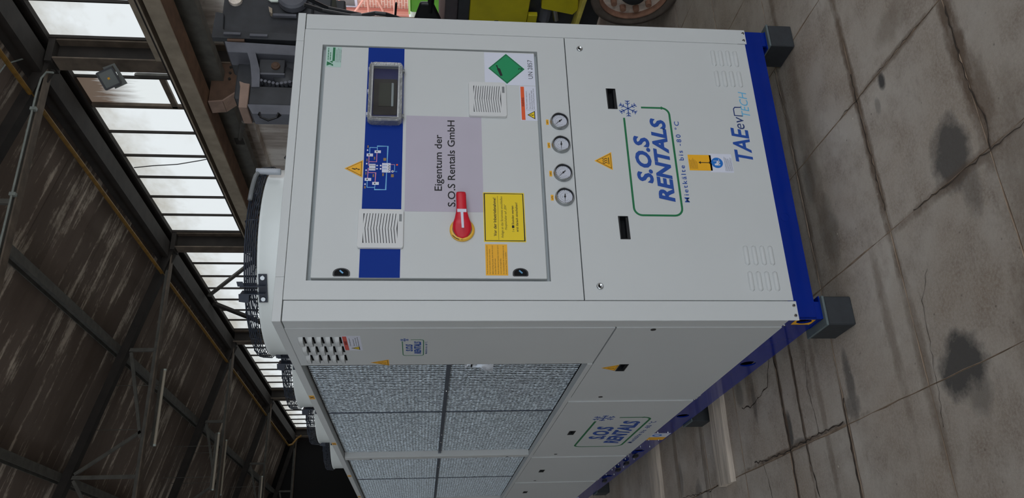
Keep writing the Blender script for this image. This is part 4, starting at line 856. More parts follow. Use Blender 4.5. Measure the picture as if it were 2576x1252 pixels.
# yellow German notice
yn = sticker('yellow_notice', rect(.289, .483, 1.139, 1.286), sticker_yellow, label='yellow notice with black border and German text')
MB().m(ink).ribbon(rect(.2935, .4785, 1.1435, 1.2815), .003, FR, .0007, .0009, True).build('border', yn)
mb = MB(); add_text(mb, 'Vor der Inbetriebnahme!', .311, .462, 1.2415, .0098, FR, .0009, ink, bold=.02); mb.m(ink); mb.ribbon([(.297, 1.2345), (.470, 1.2345)], .0010, FR, .0007, .0009)
add_text(mb, 'Anlage an das Stromnetz anschließen', .304, .468, 1.2175, .0082, FR, .0009, ink, shear=.15); add_text(mb, 'Hauptschalter auf „EIN“', .336, .436, 1.2045, .0080, FR, .0009, ink, shear=.15)
add_text(mb, '1 v', .329, .339, 1.179, .0075, FR, .0009, ink, bold=.015); mb.m(ink); mb.prism(rrect(.343, .354, 1.1785, 1.187, .002, 2), FR, .0007, .0009); add_text(mb, 'Stunden warten', .357, .431, 1.1790, .0080, FR, .0009, ink, bold=.015); add_text(mb, 'erst danach einschalten!', .329, .443, 1.1645, .0080, FR, .0009, ink, bold=.015); mb.build('lettering', yn, kind='stuff')
on = sticker('amber_notice', rect(.163, .280, 1.2065, 1.283), sticker_amber, label='amber notice with eight lines of small italic print')
mb = MB()
for k, (a, b) in enumerate((('Prima di mettere in moto la pompa assicurarsi', 1.0), ('che il circuito idraulico sia stato riempito.', .88), ('Before starting the pump, check that the circuit', 1.0), ('has been filled with water.', .55), ('Avant de démarrer la pompe s\'assurer que le', 1.0), ('circuit a été chargé d\'eau.', .55), ('Vor Inbetriebnahme der Umwälzpumpe ist der', 1.0), ('Kreislauf mit Wasser zu befüllen.', .78))): add_text(mb, a, .1675, .1675 + .108 * b, 1.2755 - k * .0088 - (k // 2) * .0012, .0042, FR, .0009, ink, shear=.2)
mb.build('lettering', on, kind='stuff')
# process diagram on the blue band
mb = MB(); u, v = lambda px: .665 - (px - 215) / 860 * .176, lambda x: 1.7045 - (x - 300) / 680 * .118
def U(x, y): return (.668 - (y - 210) * .0002095, 1.708 - (x - 290) * .000172)
def rib(pts, mt, wd=.0026): mb.m(mt); mb.ribbon([U(*p) for p in pts], wd, FR, .0008, .0010)
rib([(395, 370), (395, 250), (548, 250)], pipe_cyan); rib([(550, 300), (550, 220), (768, 220), (762, 560)], pipe_cyan); rib([(368, 905), (368, 1028), (520, 1028)], pipe_cyan); rib([(528, 980), (522, 1070), (748, 1070), (756, 740)], pipe_cyan)
rib([(385, 430), (385, 610)], pipe_pink); rib([(545, 360), (545, 532), (385, 532)], pipe_pink); rib([(378, 655), (372, 850)], pipe_pink); rib([(378, 745), (535, 745), (528, 925)], pipe_pink)
rib([(835, 580), (920, 580)], pipe_pink, .002); rib([(918, 580), (918, 718), (960, 718)], pipe_cyan, .002)
def bx(x0, x1, y0, y1, mt, d=.0010): mb.m(mt); a = U(x0, y1); b = U(x1, y0); mb.prism(rect(a[0], b[0], b[1], a[1]), FR, .0008, d + .0003)
for (x0, x1, y0, y1) in ((335, 465, 372, 428), (495, 625, 306, 358), (315, 447, 850, 905), (472, 605, 925, 980)): bx(x0, x1, y0, y1, sticker_white); bx(x0 + 35, x0 + 62, y0 + 15, y1 - 18, ink, .0012)
bx(395, 525, 575, 703, sticker_white); bx(660, 835, 555, 738, sticker_white)
for yy in (605, 668):
    for q in range(4): rib2 = [(405 + q * 30, yy - 14), (425 + q * 30, yy), (412 + q * 30, yy + 14)]; mb.m(ink); mb.ribbon([U(*p) for p in rib2], .0014, FR, .0013, .0015)
    for q in range(3): mb.m(sig_blue); mb.ribbon([U(*p) for p in [(672 + q * 30, yy - 14), (690 + q * 30, yy), (678 + q * 30, yy + 14)]], .0014, FR, .0013, .0015)
    bx(540, 575, yy - 10, yy + 12, sticker_white); bx(615, 648, yy - 14, yy + 14, sticker_white)
mb.m(ink); mb.ribbon([U(*p) for p in [(785 + (q % 2) * 40, 585 + q * 22) for q in range(7)]], .0014, FR, .0013, .0015)
for x, y_ in ((350, 305), (343, 572), (337, 700), (327, 970)): bx(x - 14, x + 14, y_ - 14, y_ + 14, sticker_white)
bx(950, 985, 570, 600, sticker_orange); bx(950, 972, 705, 730, sig_blue); mb.m(sticker_white); c_ = U(878, 715); mb.prism(circ(c_[0], c_[1], .0045, 14), FR, .0008, .0013); mb.m(ink); mb.prism([(c_[0] - .002, c_[1] - .002), (c_[0] + .002, c_[1] - .002), (c_[0], c_[1] + .003)], FR, .0013, .0015)
oc = mat('olive_tag', rgb(150, 120, 70), .6)
for x0, x1, y0, y1 in ((345, 368, 210, 262), (335, 355, 475, 530), (488, 512, 435, 490), (325, 345, 735, 785), (475, 502, 775, 830), (312, 340, 1005, 1052), (682, 740, 455, 508), (670, 700, 755, 808), (848, 905, 770, 828)): bx(x0, x1, y0, y1, oc)
mb.build('process_diagram', door, kind='stuff', label='small pipe diagram print on the blue band')
# logo
def logo(parent, M, ou, ov, ku, kv, d, tagname='company_logo'):
    """ou, ov: position of the frame's left/bottom corner; ku, kv scales in u and v"""
    def T(u, v): return (ou + (u - .4) * ku, ov + (v - .560) * kv)
    mb = MB().m(logo_green); r = .030
    path = [(.863, .670), (.863, .562 + r)] + [(.863 - r + r * math.cos(R(a)), .562 + r + r * math.sin(R(a))) for a in range(0, -91, -15)] + [(.400 + r + r * math.cos(R(a)), .562 + r + r * math.sin(R(a))) for a in range(-90, -181, -15)] + [(.400 + r + r * math.cos(R(a)), .741 - r + r * math.sin(R(a))) for a in range(180, 89, -15)] + [(.814, .741)]
    mb.ribbon([T(*p) for p in path], .0076 * (ku + kv) / 2, M, d, d + .0005); o = mb.build(tagname, parent, label='green rounded frame with blue company lettering and snowflake')
    mb = MB(); add_text(mb, 'S.O.S', T(.531, 0)[0], T(.735, 0)[0], T(0, .658)[1], .0535 * kv, M, d + .0006, logo_blue, shear=.22, bold=.04); add_text(mb, 'RENTALS', T(.456, 0)[0], T(.815, 0)[0], T(0, .586)[1], .0535 * kv, M, d + .0006, logo_blue, shear=.22, bold=.04)
    mb.build('lettering', o)
    mb = MB(); add_text(mb, 'Mietkälte bis -80 °C', T(.455, 0)[0], T(.803, 0)[0], T(0, .530)[1], .0175 * kv, M, d + .0006, logo_blue, bold=.012, sp=1.35); mb.build('lettering', o, kind='stuff')
    mb = MB().m(logo_blue)
    for k in range(6):
        a = R(60 * k); c_, s_ = math.cos(a), math.sin(a); cx_, cy_ = .857, .7215; Lr = .037
        mb.ribbon([T(cx_, cy_), T(cx_ + Lr * c_, cy_ + Lr * s_)], .0032 * ku, M, d, d + .0005)
        for f in (.5, .78):
            for sg_ in (-1, 1):
                b = a + sg_ * R(52); q0 = (cx_ + Lr * f * c_, cy_ + Lr * f * s_); q1 = (q0[0] + .011 * math.cos(b), q0[1] + .011 * math.sin(b)); mb.ribbon([T(*q0), T(*q1)], .0028 * ku, M, d, d + .0005)
    mb.build('snowflake', o); return o
logo(CH, FR, .4, .560, 1, 1, .0002)
# maker name, bottom right of the front
mb = MB(); add_text(mb, 'TAE', .631, .782, .2615, .064, FR, .0004, logo_blue, shear=.2, bold=.022); add_text(mb, 'ev', .776, .832, .270, .043, FR, .0004, navy, shear=.15); mb.m(navy)
mb.ribbon([(.836, .2705), (.838, .302), (.868, .302), (.8755, .296), (.876, .2715)], .0042, FR, .0002, .0004)
add_text(mb, 'TECH', .833, .949, .2395, .0325, FR, .0004, sky_blue, shear=.2); part(mb, 'maker_lettering', flat=False, label='blue maker lettering with light blue lower word')
# lifting sticker
ls = sticker('lifting_label', rect(.590, .657, .424, .513), sticker_amber, label='amber label with double arrow')
mb = MB().m(ink); mb.ribbon([(.624, .432), (.624, .468)], .003, FR, .0007, .0009); mb.prism([(.618, .466), (.630, .466), (.624, .475)], FR, .0007, .0009); mb.prism([(.618, .434), (.630, .434), (.624, .4255)], FR, .0007, .0009); line_rows(mb, [.8, .7, .75, .85, .75, .7, .6], .596, .650, .509, .0045, .0012, FR, .0009, ink); mb.build('print', ls, kind='stuff')
ls = sticker('forklift_label', rect(.583, .663, .343, .431), sticker_white, label='white label with round blue truck symbol')
MB().m(sig_blue).prism(circ(.624, .403, .0225, 28), FR, .0009, .0011).build('blue_disc', ls)
mb = MB().m(sticker_white); mb.prism([(.612, .396), (.630, .396), (.630, .404), (.622, .406), (.619, .414), (.613, .412)], FR, .0011, .0013); mb.prism(circ(.616, .395, .0035, 8), FR, .0011, .0013); mb.prism(circ(.627, .395, .0035, 8), FR, .0011, .0013); mb.ribbon([(.632, .394), (.632, .417)], .0018, FR, .0011, .0013); mb.ribbon([(.632, .395), (.640, .395)], .0018, FR, .0011, .0013); line_rows(mb, [.9, .85, .8, .75, .8, .7, .85, .8], .589, .658, .374, .0038, .0012, FR, .0009, grey_ink); mb.build('print', ls, kind='stuff')

# ---- long side
DK = 0.0
part_side = []
mb = MB().m(panel); plate(mb, -.4925, -.068, .834, 1.951, [], SP, -.03, 0.0); sp = part(mb, 'side_louvre_panel')
for i in range(3):
    for k in range(5):
        yc = .190 + .102 * i; zt = 1.9225 - .0305 * k - .0005 * i; hw = .036
        mb = MB().m(panel); n = 14; vs = []; rows = 6
        for r_ in range(rows + 1):
            t = r_ / rows; dep = .0165 * min(1, t * 3) ** .5; z = zt - .020 * t
            for j in range(n + 1):
                s_ = -1 + 2 * j / n; e = (1 - abs(s_) ** 5) ** .5 if abs(s_) < 1 else 0; vs.append(SP(-yc + s_ * hw, z + (1 - e) * -.004 * (1 - t), dep * e + .0003))
        mb.sm = True; mb.add(vs, [(a * (n + 1) + b, a * (n + 1) + b + 1, (a + 1) * (n + 1) + b + 1, (a + 1) * (n + 1) + b) for a in range(rows) for b in range(n)]); mb.sm = False
        mb.m(blackhole); mb.prism([(-yc - hw * .94, zt - .0265), (-yc + hw * .94, zt - .0265), (-yc + hw * .94, zt - .0195), (-yc - hw * .94, zt - .0195)], SP, .0001, .0008)
        mb.build('louvre_hood', sp, flat=True)
fan_warning(SP, -.305, -.145, 1.709, 1.774, .0002, sticker_red)
warn_tri(CH, -.460, 1.6215, 1.690, .0375, SP, .0002, sticker_amber, 'bolt')
logo(CH, SP, -.373, 1.4915, .402, .415, .0002)
# lower side panels and posts
HS = [(-.602, -.506, .6835, .7195), (-1.834, -1.736, .6835, .7165), (-3.03, -2.935, .684, .717), (-3.99, -3.90, .684, .717)]
edges_ = [(.067, 1.030), (1.110, 2.419), (2.499, 3.413), (3.49, LEN - .067)]
for (a, b), h in zip(edges_, HS):
    mb = MB().m(panel); plate(mb, -b, -a, .234, .8285, [h], SP, -.03, 0.0); lp = part(mb, 'side_lower_panel', bevel=0.0); pocket(SP, *h, lp)
    for yy in ((.085, 1.018) if a < .1 else (b - .03,)):
        c_ = SP(-yy, .695, 0); MB().m(dark_plastic).rod(c_, SP(-yy, .695, .0015), .010, 14).build('lock_hole', lp)
for a, b in ((1.032, 1.108), (2.421, 2.497), (3.415, 3.488)):
    o = part(MB().m(panel).prism(rect(-b, -a, .222, .830), SD, -.03, -.002), 'side_post', bevel=.001)
    screw(SD, -(a + .012), .232, .006, o); screw(SD, -(b - .012), .232, .006, o)
part(MB().m(panel).prism(rect(-LEN + .067, -.494, .832, .853), SD, -.03, .006), 'coil_bottom_rail', bevel=.0015)
warn_tri(CH, -.555, .7215, .785, .042, SP, .0002, sticker_amber, 'bolt')
logo(CH, SP, -2.172, .345, 1.59, 1.53, .0003)
# upper coil section
zB, zT = .853, 1.946
part(MB().m(coil_back).prism(rect(-LEN + .067, -.494, zB, 1.952), SD, -.046, -.0395), 'coil_core', label='dark coil core behind the mesh')
for (a, b) in ((.497, 1.420), (1.432, 2.424), (2.497, 3.405), (3.417, LEN - .07)):
    for (z0, z1) in ((zB, 1.384), (1.399, zT)):
        mb = MB().m(coil_metal); pitch = .0272; n = max(1, int(round((b - a) / pitch))); pitch = (b - a) / n; nz = int((z1 - z0) / .0085)
        rr = random.Random(int(a * 100 + z0 * 10))
        for k in range(n):
            yc = a + (k + .5) * pitch; vs = []
            for j in range(nz + 1):
                z = z0 + (z1 - z0) * j / nz; o_ = (.0014 if j % 2 else -.0014) + rr.uniform(-.0010, .0010); w_ = .0062 + rr.uniform(-.0012, .0012)
                vs += [SD(-(yc - w_ + o_), z, -.0385), SD(-(yc + o_), z, -.0350 + rr.uniform(-.0012, .0012)), SD(-(yc + w_ + o_), z, -.0385)]
            mb.add(vs, [(3 * j + c, 3 * j + c + 1, 3 * j + c + 4, 3 * j + c + 3) for j in range(nz) for c in (0, 1)])
        part(mb, 'coil_mesh', flat=True, kind='stuff')
for (a, b) in ((.497, 2.424), (2.497, LEN - .07)): part(MB().m(galv).prism(rect(-b, -a, 1.383, 1.3995), SD, -.04, -.021), 'middle_strip', label='dark grey horizontal strip')
for yy in (1.426, 3.411): part(MB().m(galv).prism(rect(-yy - .0045, -yy + .0045, zB, zT), SD, -.045, -.033), 'joint_strip')
for yy in (2.4605,):
    dv = part(MB().m(panel).prism(rect(-yy - .035, -yy + .035, zB, 1.951), SD, -.04, -.004), 'coil_post', bevel=.002); MB().m(blackhole).rod(SD(-yy - .02, 1.80, -.004), SD(-yy - .02, 1.80, -.003), .008, 10).build('screw', dv); MB().m(blackhole).rod(SD(-yy - .02, .98, -.004), SD(-yy - .02, .98, -.003), .008, 10).build('screw', dv)
for yy, zz in ((.98, 1.391), (1.9, 1.391), (2.1, 1.391), (2.9, 1.391)): screw(lambda u_, v_, d_: SD(u_, v_, d_ - .021), -yy, zz, .005, CH)
# rear and right sides
part(MB().m(panel).box(.074, 1.182, LEN - .03, LEN - .001, .234, 1.951), 'rear_panel')
part(MB().m(panel).box(WID - .03, WID - .001, .067, LEN - .067, .234, .83), 'side_lower_panel'); part(MB().m(coil_metal).box(WID - .04, WID - .02, .067, LEN - .067, .834, 1.951), 'coil_mesh', kind='stuff')
# base stickers and rivets
st = part(MB().m(sticker_amber).prism(rect(-.066, -.006, .134, .1365), SD, -.0075, -.0065), 'lifting_point_sticker', label='amber ring sticker round the corner lifting hole')
mb = MB(); Pq = rect(-.066, -.004, .133, .205); n = 24; mb.m(sticker_amber)
C_ = circ(-.032, .166, .0225, n, .0275); Q = []
for k in range(n):
    cu, cv = math.cos(2 * PI * k / n), math.sin(2 * PI * k / n); s_ = min((.034 if cu < 0 else .026) / max(abs(cu), 1e-6), .036 / max(abs(cv), 1e-6)); Q.append((-.032 + cu * s_, .166 + cv * s_))
mb.add([SD(*p, -.0072) for p in C_] + [SD(*p, -.0072) for p in Q], [(k, (k + 1) % n, n + (k + 1) % n, n + k) for k in range(n)]); mb.build('sticker_ring', st, flat=True)
s1 = part(MB().m(sticker_white).prism(rect(-1.985, -1.885, .122, .228), SD, -.0078, -.007), 'truck_label', label='white label with blue ring on the blue rail'); MB().m(sig_blue).ribbon(circ(-1.935, .188, .022, 20), .012, SD, -.007, -.0065, True).build('ring_print', s1)
part(MB().m(sticker_amber).prism(rect(-2.065, -1.99, .122, .228), SD, -.0078, -.007), 'amber_label')
for yy in (1.86, 2.06, 2.26, 2.56, 2.66, 2.86, 2.96, 3.06, 3.26):
    for zz in (.203, .146): MB().m(chrome).rod(SD(-yy, zz, -.008), SD(-yy, zz, -.003), .006, 8, .004).build('rivet', bs)
for yy in (2.5, 2.75, 3.0, 3.45): MB().m(dark_plastic).box(-.012, .002, yy - .03, yy + .03, .165, .19).build('cable_gland', bs)

# fans
FX, FY0, FDY, FR_ = .625, .96, .98, .42
def make_fan(cy):
    mb = MB().m(white_shroud); mb.sm = True
    mb.lathe([(.445, 0), (.422, .006), (FR_, .012), (FR_, .178), (.426, .187), (.424, .190), (.414, .186), (.406, .15), (.406, .01)], (FX, cy, 1.979), 'z', 72); f = part(mb, 'fan_shroud', label='white round fan ring')
    mb = MB().m(black_metal); mb.sm = True
    for z in (2.176, 2.184, 2.192, 2.200, 2.208, 2.216): mb.ring((FX, cy, z), .4335 - (z - 2.176) * .10, .0022, 64, 5)
    for k, r_ in enumerate([.418 - .022 * i for i in range(16)]): mb.ring((FX, cy, 2.221 + .0006 * k), r_, .0018, 48, 4)
    for k in range(20):
        a = 2 * PI * k / 20; c_, s_ = math.cos(a), math.sin(a); mb.tube([(FX + .434 * c_, cy + .434 * s_, 2.170), (FX + .432 * c_, cy + .432 * s_, 2.212), (FX + .42 * c_, cy + .42 * s_, 2.2245), (FX + .08 * c_, cy + .08 * s_, 2.2345)], .0018 if k % 5 else .003, 4)
    mb.build('wire_guard', f)
    mb = MB().m(black_metal); mb.lathe([(.0, .0), (.075, .0), (.085, .02), (.085, .10), (.06, .12), (0, .12)], (FX, cy, 2.08), 'z', 24); mb.build('motor', f)
    for k in range(5):
        a = 2 * PI * k / 5 + .3; mb = MB().m(dark_plastic); vs = []
        for i in range(6):
            r_ = .08 + .063 * i; tw = .42 - .05 * i
            for s_ in (-1, 1):
                b = a + s_ * .30 + i * .06; vs.append((FX + r_ * math.cos(b), cy + r_ * math.sin(b), 2.09 + s_ * .045 * tw * 2))
        mb.add(vs, [(2 * i, 2 * i + 1, 2 * i + 3, 2 * i + 2) for i in range(5)]); mb.build('fan_blade', f, flat=True)
    for ang in (232, 90):
        a = R(ang); n_ = Vector((math.cos(a), math.sin(a), 0)); tt = Vector((-math.sin(a), math.cos(a), 0)); c0 = Vector((FX, cy, 0)) + n_ * .424
        def W(u_, v_, d_): p = c0 + tt * u_ + n_ * d_; return (p.x, p.y, v_)
        mb = MB().m(black_metal); mb.prism(rect(-.060, .060, 2.128, 2.162), W, 0.0, .004)
        for s_ in (-.018, .014): mb.prism(rect(s_ - .002, s_ + .002, 2.135, 2.232), W, -.02, .030)
        mb.prism([(-.018, 2.20), (-.018, 2.240), (-.06, 2.240), (-.066, 2.21)], W, -.012, -.006) if ang == 90 else mb.prism([(-.018, 2.196), (-.018, 2.238), (-.050, 2.238), (-.056, 2.20)], W, .024, .028)
        mb.prism([(.014, 2.215), (.014, 2.240), (.034, 2.244), (.034, 2.22)], W, .024, .028)
        b_ = mb.build('guard_bracket', f)
        mb = MB().m(chrome)
        for s_ in (-.045, .045): mb.rod(W(s_, 2.145, .004), W(s_, 2.145, .010), .0115, 12, .009)
        mb.build('bolt', f)
    # grey cable elbow on the far front side of each ring
    pts = [(FX + .444 * math.cos(R(a)), cy + .444 * math.sin(R(a)), 2.212) for a in range(282, 306, 4)]
    e = Vector((math.cos(R(307)), math.sin(R(307)), 0)); c0 = Vector((FX, cy, 0))
    mb = MB().m(bezel_grey); mb.sm = True; mb.tube(pts + [tuple(c0 + e * .446 + Vector((0, 0, z))) for z in (2.206, 2.19, 2.16, 2.13, 2.115)], .010, 8); mb.m(mat('pale_grey_plastic', rgb(176, 182, 190), .4)); mb.tube([tuple(c0 + e * .449 + Vector((0, 0, z))) for z in (2.215, 2.195, 2.13, 2.112)], .0145, 8); mb.build('cable_elbow', f)
    return f
f0 = make_fan(FY0)
for k in range(1, 4):
    c = f0.copy(); COL.objects.link(c); c.location.y += FDY * k; ORG[c.name] = worg(f0) + Vector((0, FDY * k, 0))
    for ch in [x for x in list(COL.objects) if x.parent == f0]:
        d = ch.copy(); COL.objects.link(d); d.parent = c
o = MB().m(hose_m).tube([(.98, .62, 2.09), (1.05, .52, 2.05), (1.12, .50, 1.99), (1.13, .55, 1.985)], .006, 6).build('cable', CH)
MB().m(hose_m).tube([(.96, .60, 2.10), (1.06, .54, 2.02), (1.14, .60, 1.99)], .005, 6).build('cable', CH)

# pouch hanging on the coil
t = thing('plastic_pouch', (-.02, .6, 1.21), 'small silvery plastic pouch hanging on the coil mesh of the chiller', 'pouch')
rr = random.Random(5); mb = MB().m(pouch_m); vs = []; nu, nv = 8, 10; mb.sm = True
for side in (0, 1):
    for i in range(nv + 1):
        t_ = i / nv; z = 1.302 - .085 * t_; hw = .008 + .040 * t_
        for j in range(nu + 1):
            s_ = -1 + 2 * j / nu; y_ = .578 + .012 * t_ + s_ * hw; dep = (.004 + .016 * math.sin(min(1, t_ * 1.1) * PI / 2) * (1 - s_ * s_) * (1 if side else .15)) + rr.uniform(-.005, .005) * (1 if 0 < j < nu else 0)
            vs.append(SD(-y_, z, dep - .022))
N1 = (nu + 1) * (nv + 1)
mb.add(vs, [(i * (nu + 1) + j, i * (nu + 1) + j + 1, (i + 1) * (nu + 1) + j + 1, (i + 1) * (nu + 1) + j) for i in range(nv) for j in range(nu)] + [(N1 + i * (nu + 1) + j, N1 + (i + 1) * (nu + 1) + j, N1 + (i + 1) * (nu + 1) + j + 1, N1 + i * (nu + 1) + j + 1) for i in range(nv) for j in range(nu)]); mb.build('bag', t, flat=True)
mb = MB().m(pouch_m); vs = []
for i in range(5):
    for j in range(5): vs.append(SD(-(.570 + (j - 2) * .006 * (1 + i * .35)), 1.306 + i * .006, -.018 + rr.uniform(-.006, .008)))
mb.add(vs, [(i * 5 + j, i * 5 + j + 1, (i + 1) * 5 + j + 1, (i + 1) * 5 + j) for i in range(4) for j in range(4)]); mb.build('gathered_neck', t, flat=True)
MB().m(dark_plastic).ring((-.0 + .018, .571, 1.303), .008, .003, 16, 5).build('cable_tie', t)

# ================================================================== supports, timber
def block(x0, x1, y0, y1, label):
    t = thing('rubber_block', ((x0 + x1) / 2, (y0 + y1) / 2, 0), label, 'block', 'rubber blocks under the chiller')
    mb = MB().m(rubber); mb.box(x0, x1, y0, y1, 0.0005, .100); mb.build('body', t, bevel=.004); mb = MB().m(rubber_lip); mb.box(x0 - .002, x1 + .002, y0 - .002, y1 + .002, .1, .1085); mb.build('top_lip', t, bevel=.002)
block(-.020, .085, -.013, .145, 'black rubber block under the front left corner of the blue base')
block(1.172, 1.275, -.013, .130, 'black rubber block with torn edge under front right corner of blue base')
block(.0, .10, 1.555, 1.70, 'black rubber block under blue side rail, beyond the grey timber')
block(0, .1, 4.1, 4.25, 'black rubber block under the far end of the blue side rail')
block(1.15, 1.25, 4.1, 4.25, 'black rubber block under the hidden far corner of the base')
block(1.15, 1.25, 1.5, 1.64, 'black rubber block under the hidden right side rail')
def timber(x0, x1, y0, y1, h, label):
    rr = random.Random(int(y0 * 100)); mb = MB().m(timber_m); n = 12; vs = []
    for i in range(n + 1):
        x = x0 + (x1 - x0) * i / n; q = 1 if 0 < i else 3
        a, b = y0 + rr.uniform(-.003, .003) * q, y1 + rr.uniform(-.003, .003) * q; ym = y0 + (y1 - y0) * .52
        vs += [(x + (rr.uniform(-.01, .01) if i == 0 else 0), a, .0006), (x, a, h * .62 + rr.uniform(-.002, .002)), (x, ym - .008, h), (x, ym + .006, h - .003), (x, b, h * .92), (x, b, .0006)]
    mb.add(vs, [(6 * i + c, 6 * i + (c + 1) % 6, 6 * i + 6 + (c + 1) % 6, 6 * i + 6 + c) for i in range(n) for c in range(6)] + [(0, 1, 2, 3, 4, 5), tuple(range(6 * n, 6 * n + 6))[::-1]])
    tag(mb.build('timber_beam'), label, 'timber', 'timbers sticking out from under the chiller')
timber(-.345, .75, 1.33, 1.475, .042, 'weathered grey timber beam sticking out beneath the side rail, nearest one')
timber(-.62, .75, 2.56, 2.71, .045, 'weathered timber beam sticking out under side rail, farther one')

# ================================================================== vehicle to the right
V = thing('heavy_truck', (3.2, 1.8, 0), 'mustard yellow low industrial truck parked right behind the chiller', 'vehicle')
VX = 2.45
def VP(u, v, d): return (VX - d, u, v)
part(MB().m(yellow_paint).prism(rect(1.20, 3.3, .875, 1.232), VP, -.03, 0), 'side_panel', V, bevel=.004)
part(MB().m(yellow_paint).prism(rect(1.36, 3.3, .815, .872), VP, -.03, 0), 'side_panel', V, bevel=.003)
part(MB().m(yellow_paint).prism(rect(.0, 1.195, .83, 1.232), VP, -.03, 0), 'side_panel', V, bevel=.004)
part(MB().m(blackhole).prism(rect(1.418, 1.432, 1.05, 1.075), VP, .0, .001), 'panel_slot', V)
mb = MB().m(yellow_paint); mb.prism([(1.0, .815), (1.30, .800), (1.345, .60), (1.30, .575), (1.0, .62)], VP, -.28, .0); part(mb, 'step_box', V, bevel=.006)
mb = MB().m(yellow_worn); mb.prism([(.9, .555), (1.5, .585), (1.5, .560), (.9, .53)], VP, -.25, .03); part(mb, 'step_plate', V, bevel=.003, label='worn yellow step plate')
part(MB().m(mach_black).box(VX + .05, 4.2, .1, 3.3, .42, 1.23), 'chassis', V, label='dark chassis')
part(MB().m(mach_black).prism(rect(-.2, 3.3, 1.233, 1.302), VP, -1.7, .01), 'deck', V, bevel=.005, label='dark deck edge')
part(MB().m(mat('dull_violet_grey_steel', rgb(78, 72, 76), .6, noise=.15)).prism(rect(-.2, 3.3, 1.304, 1.380), VP, -1.7, .012), 'deck_rim', V, bevel=.005)
mb = MB().m(chrome); mb.rod((VX + .03, 1.30, .72), (VX + .03, 1.42, .69), .02, 10); mb.m(mach_grey); mb.rod((VX + .06, 1.25, .76), (VX + .06, 1.45, .76), .04, 10); part(mb, 'coupling', V, label='grey metal coupling')
mb = MB().m(dark_plastic); mb.prism([(1.30, 1.381), (1.62, 1.381), (1.66, 1.385), (1.52, 1.47), (1.45, 1.53), (1.30, 1.53)], lambda u_, v_, d_: (2.6 - d_, u_, v_), -.3, 0.0)
mb = MB().m(dark_plastic); mb.prism([(1.20, 1.383), (1.70, 1.383), (1.72, 1.39), (1.62, 1.40), (1.60, 1.57), (1.475, 1.545), (1.465, 1.42), (1.20, 1.44)], lambda u_, v_, d_: (2.6 - d_, u_, v_), -.05, 0.0); 
mb = MB().m(dark_plastic); mb.prism([(1.472, 1.530), (1.470, 1.448), (1.72, 1.36), (1.72, 1.385), (1.75, 1.60)], lambda u_, v_, d_: (2.6 - d_, u_, v_), -.03, 0.0); part(mb, 'seat_back', V, bevel=.012, seg=2, label='black plastic seat back')
part(MB().m(dark_plastic).rod((2.615, 1.40, 1.46), (2.615, 1.55, 1.465), .02, 8), 'arm_rest', V)
def wheel(yc, xc=2.45, r=.262):
    mb = MB().m(tyre); mb.sm = True; mb.lathe([(r * .80, .0), (r * .90, -.014), (r * .985, -.01), (r, .01), (r, .24), (r * .97, .26), (r * .7, .26)], (xc, yc, r), 'x', 48); wv = part(mb, 'wheel', V, label='dusty tyre with rusty white rim')
    mb = MB().m(wheel_rust); mb.sm = True; mb.lathe([(r * .80, .002), (r * .755, -.010), (r * .73, .004), (r * .72, .03)], (xc, yc, r), 'x', 48); mb.build('rim_edge', wv)
    mb = MB().m(wheel_white); mb.sm = True; mb.lathe([(r * .74, .028), (r * .56, .03), (r * .34, .016), (r * .30, .016)], (xc, yc, r), 'x', 40); mb.build('rim_disc', wv)
    mb = MB().m(mach_black); mb.sm = True; mb.lathe([(.0, -.02), (r * .24, -.02), (r * .30, .0), (r * .32, .03)], (xc, yc, r), 'x', 24); mb.build('hub', wv)
    for k in range(10):
        a = 2 * PI * k / 10 + .31; MB().m(wheel_rust).rod((xc + .03, yc + r * .50 * math.cos(a), r + r * .50 * math.sin(a)), (xc - .008, yc + r * .50 * math.cos(a), r + r * .50 * math.sin(a)), r * .075, 10, r * .068).build('wheel_bolt', wv)
wheel(1.147); wheel(2.75); wheel(1.147, 3.95); wheel(2.75, 3.95)

# dark lifting head above and behind the chiller
H = thing('lifting_machine', (2.6, 2.3, 0), 'tall greasy black steel machine head with roller and chain behind the chiller', 'machine')
def HPn(y0): return lambda u, v, d: (u, y0 - d, v)
Y2 = HPn(2.0)
mb = MB().m(mach_black); mb.prism([(2.74, 2.27), (2.765, 2.87), (3.6, 2.87), (3.6, 2.27)], Y2, -.5, -.01); part(mb, 'housing', H, bevel=.01, label='black steel housing')
mb = MB().m(mach_black); mb.prism([(2.69, 2.25), (2.697, 2.91), (2.91, 2.905), (2.90, 2.85), (2.762, 2.84), (2.745, 2.25)], Y2, -.03, .02); part(mb, 'edge_flange', H, bevel=.004)
part(MB().m(mach_grey).prism(rect(2.712, 2.730, 2.72, 2.83), Y2, .02, .035), 'hinge_plate', H); part(MB().m(mach_grey).prism(rect(2.705, 2.723, 2.545, 2.66), Y2, .02, .035), 'hinge_plate', H)
part(MB().m(wheel_white).rod((3.03, 1.985, 2.79), (3.03, 2.01, 2.79), .045, 16), 'round_cover', H, label='pale round cover')
part(MB().m(mat('pale_glass_hatch', rgb(226, 236, 226), .4)).prism([(3.035, 2.575), (3.015, 2.55), (3.015, 2.505), (3.03, 2.49), (3.06, 2.49), (3.06, 2.575)], Y2, .01, .02), 'hatch_window', H, label='pale hatch')
part(MB().m(mach_grey).lathe([(0, .0), (.085, .0), (.1, .015), (.1, .06)], (3.03, 1.93, 2.40), 'y', 28), 'round_boss', H)
mb = MB().m(steel_light); mb.prism([(2.945, 2.555), (2.90, 2.545), (2.885, 2.525), (2.93, 2.53)], Y2, .01, .05); mb.m(mach_grey); mb.prism(rect(2.885, 2.905, 2.37, 2.53), Y2, .01, .03); part(mb, 'lever', H)
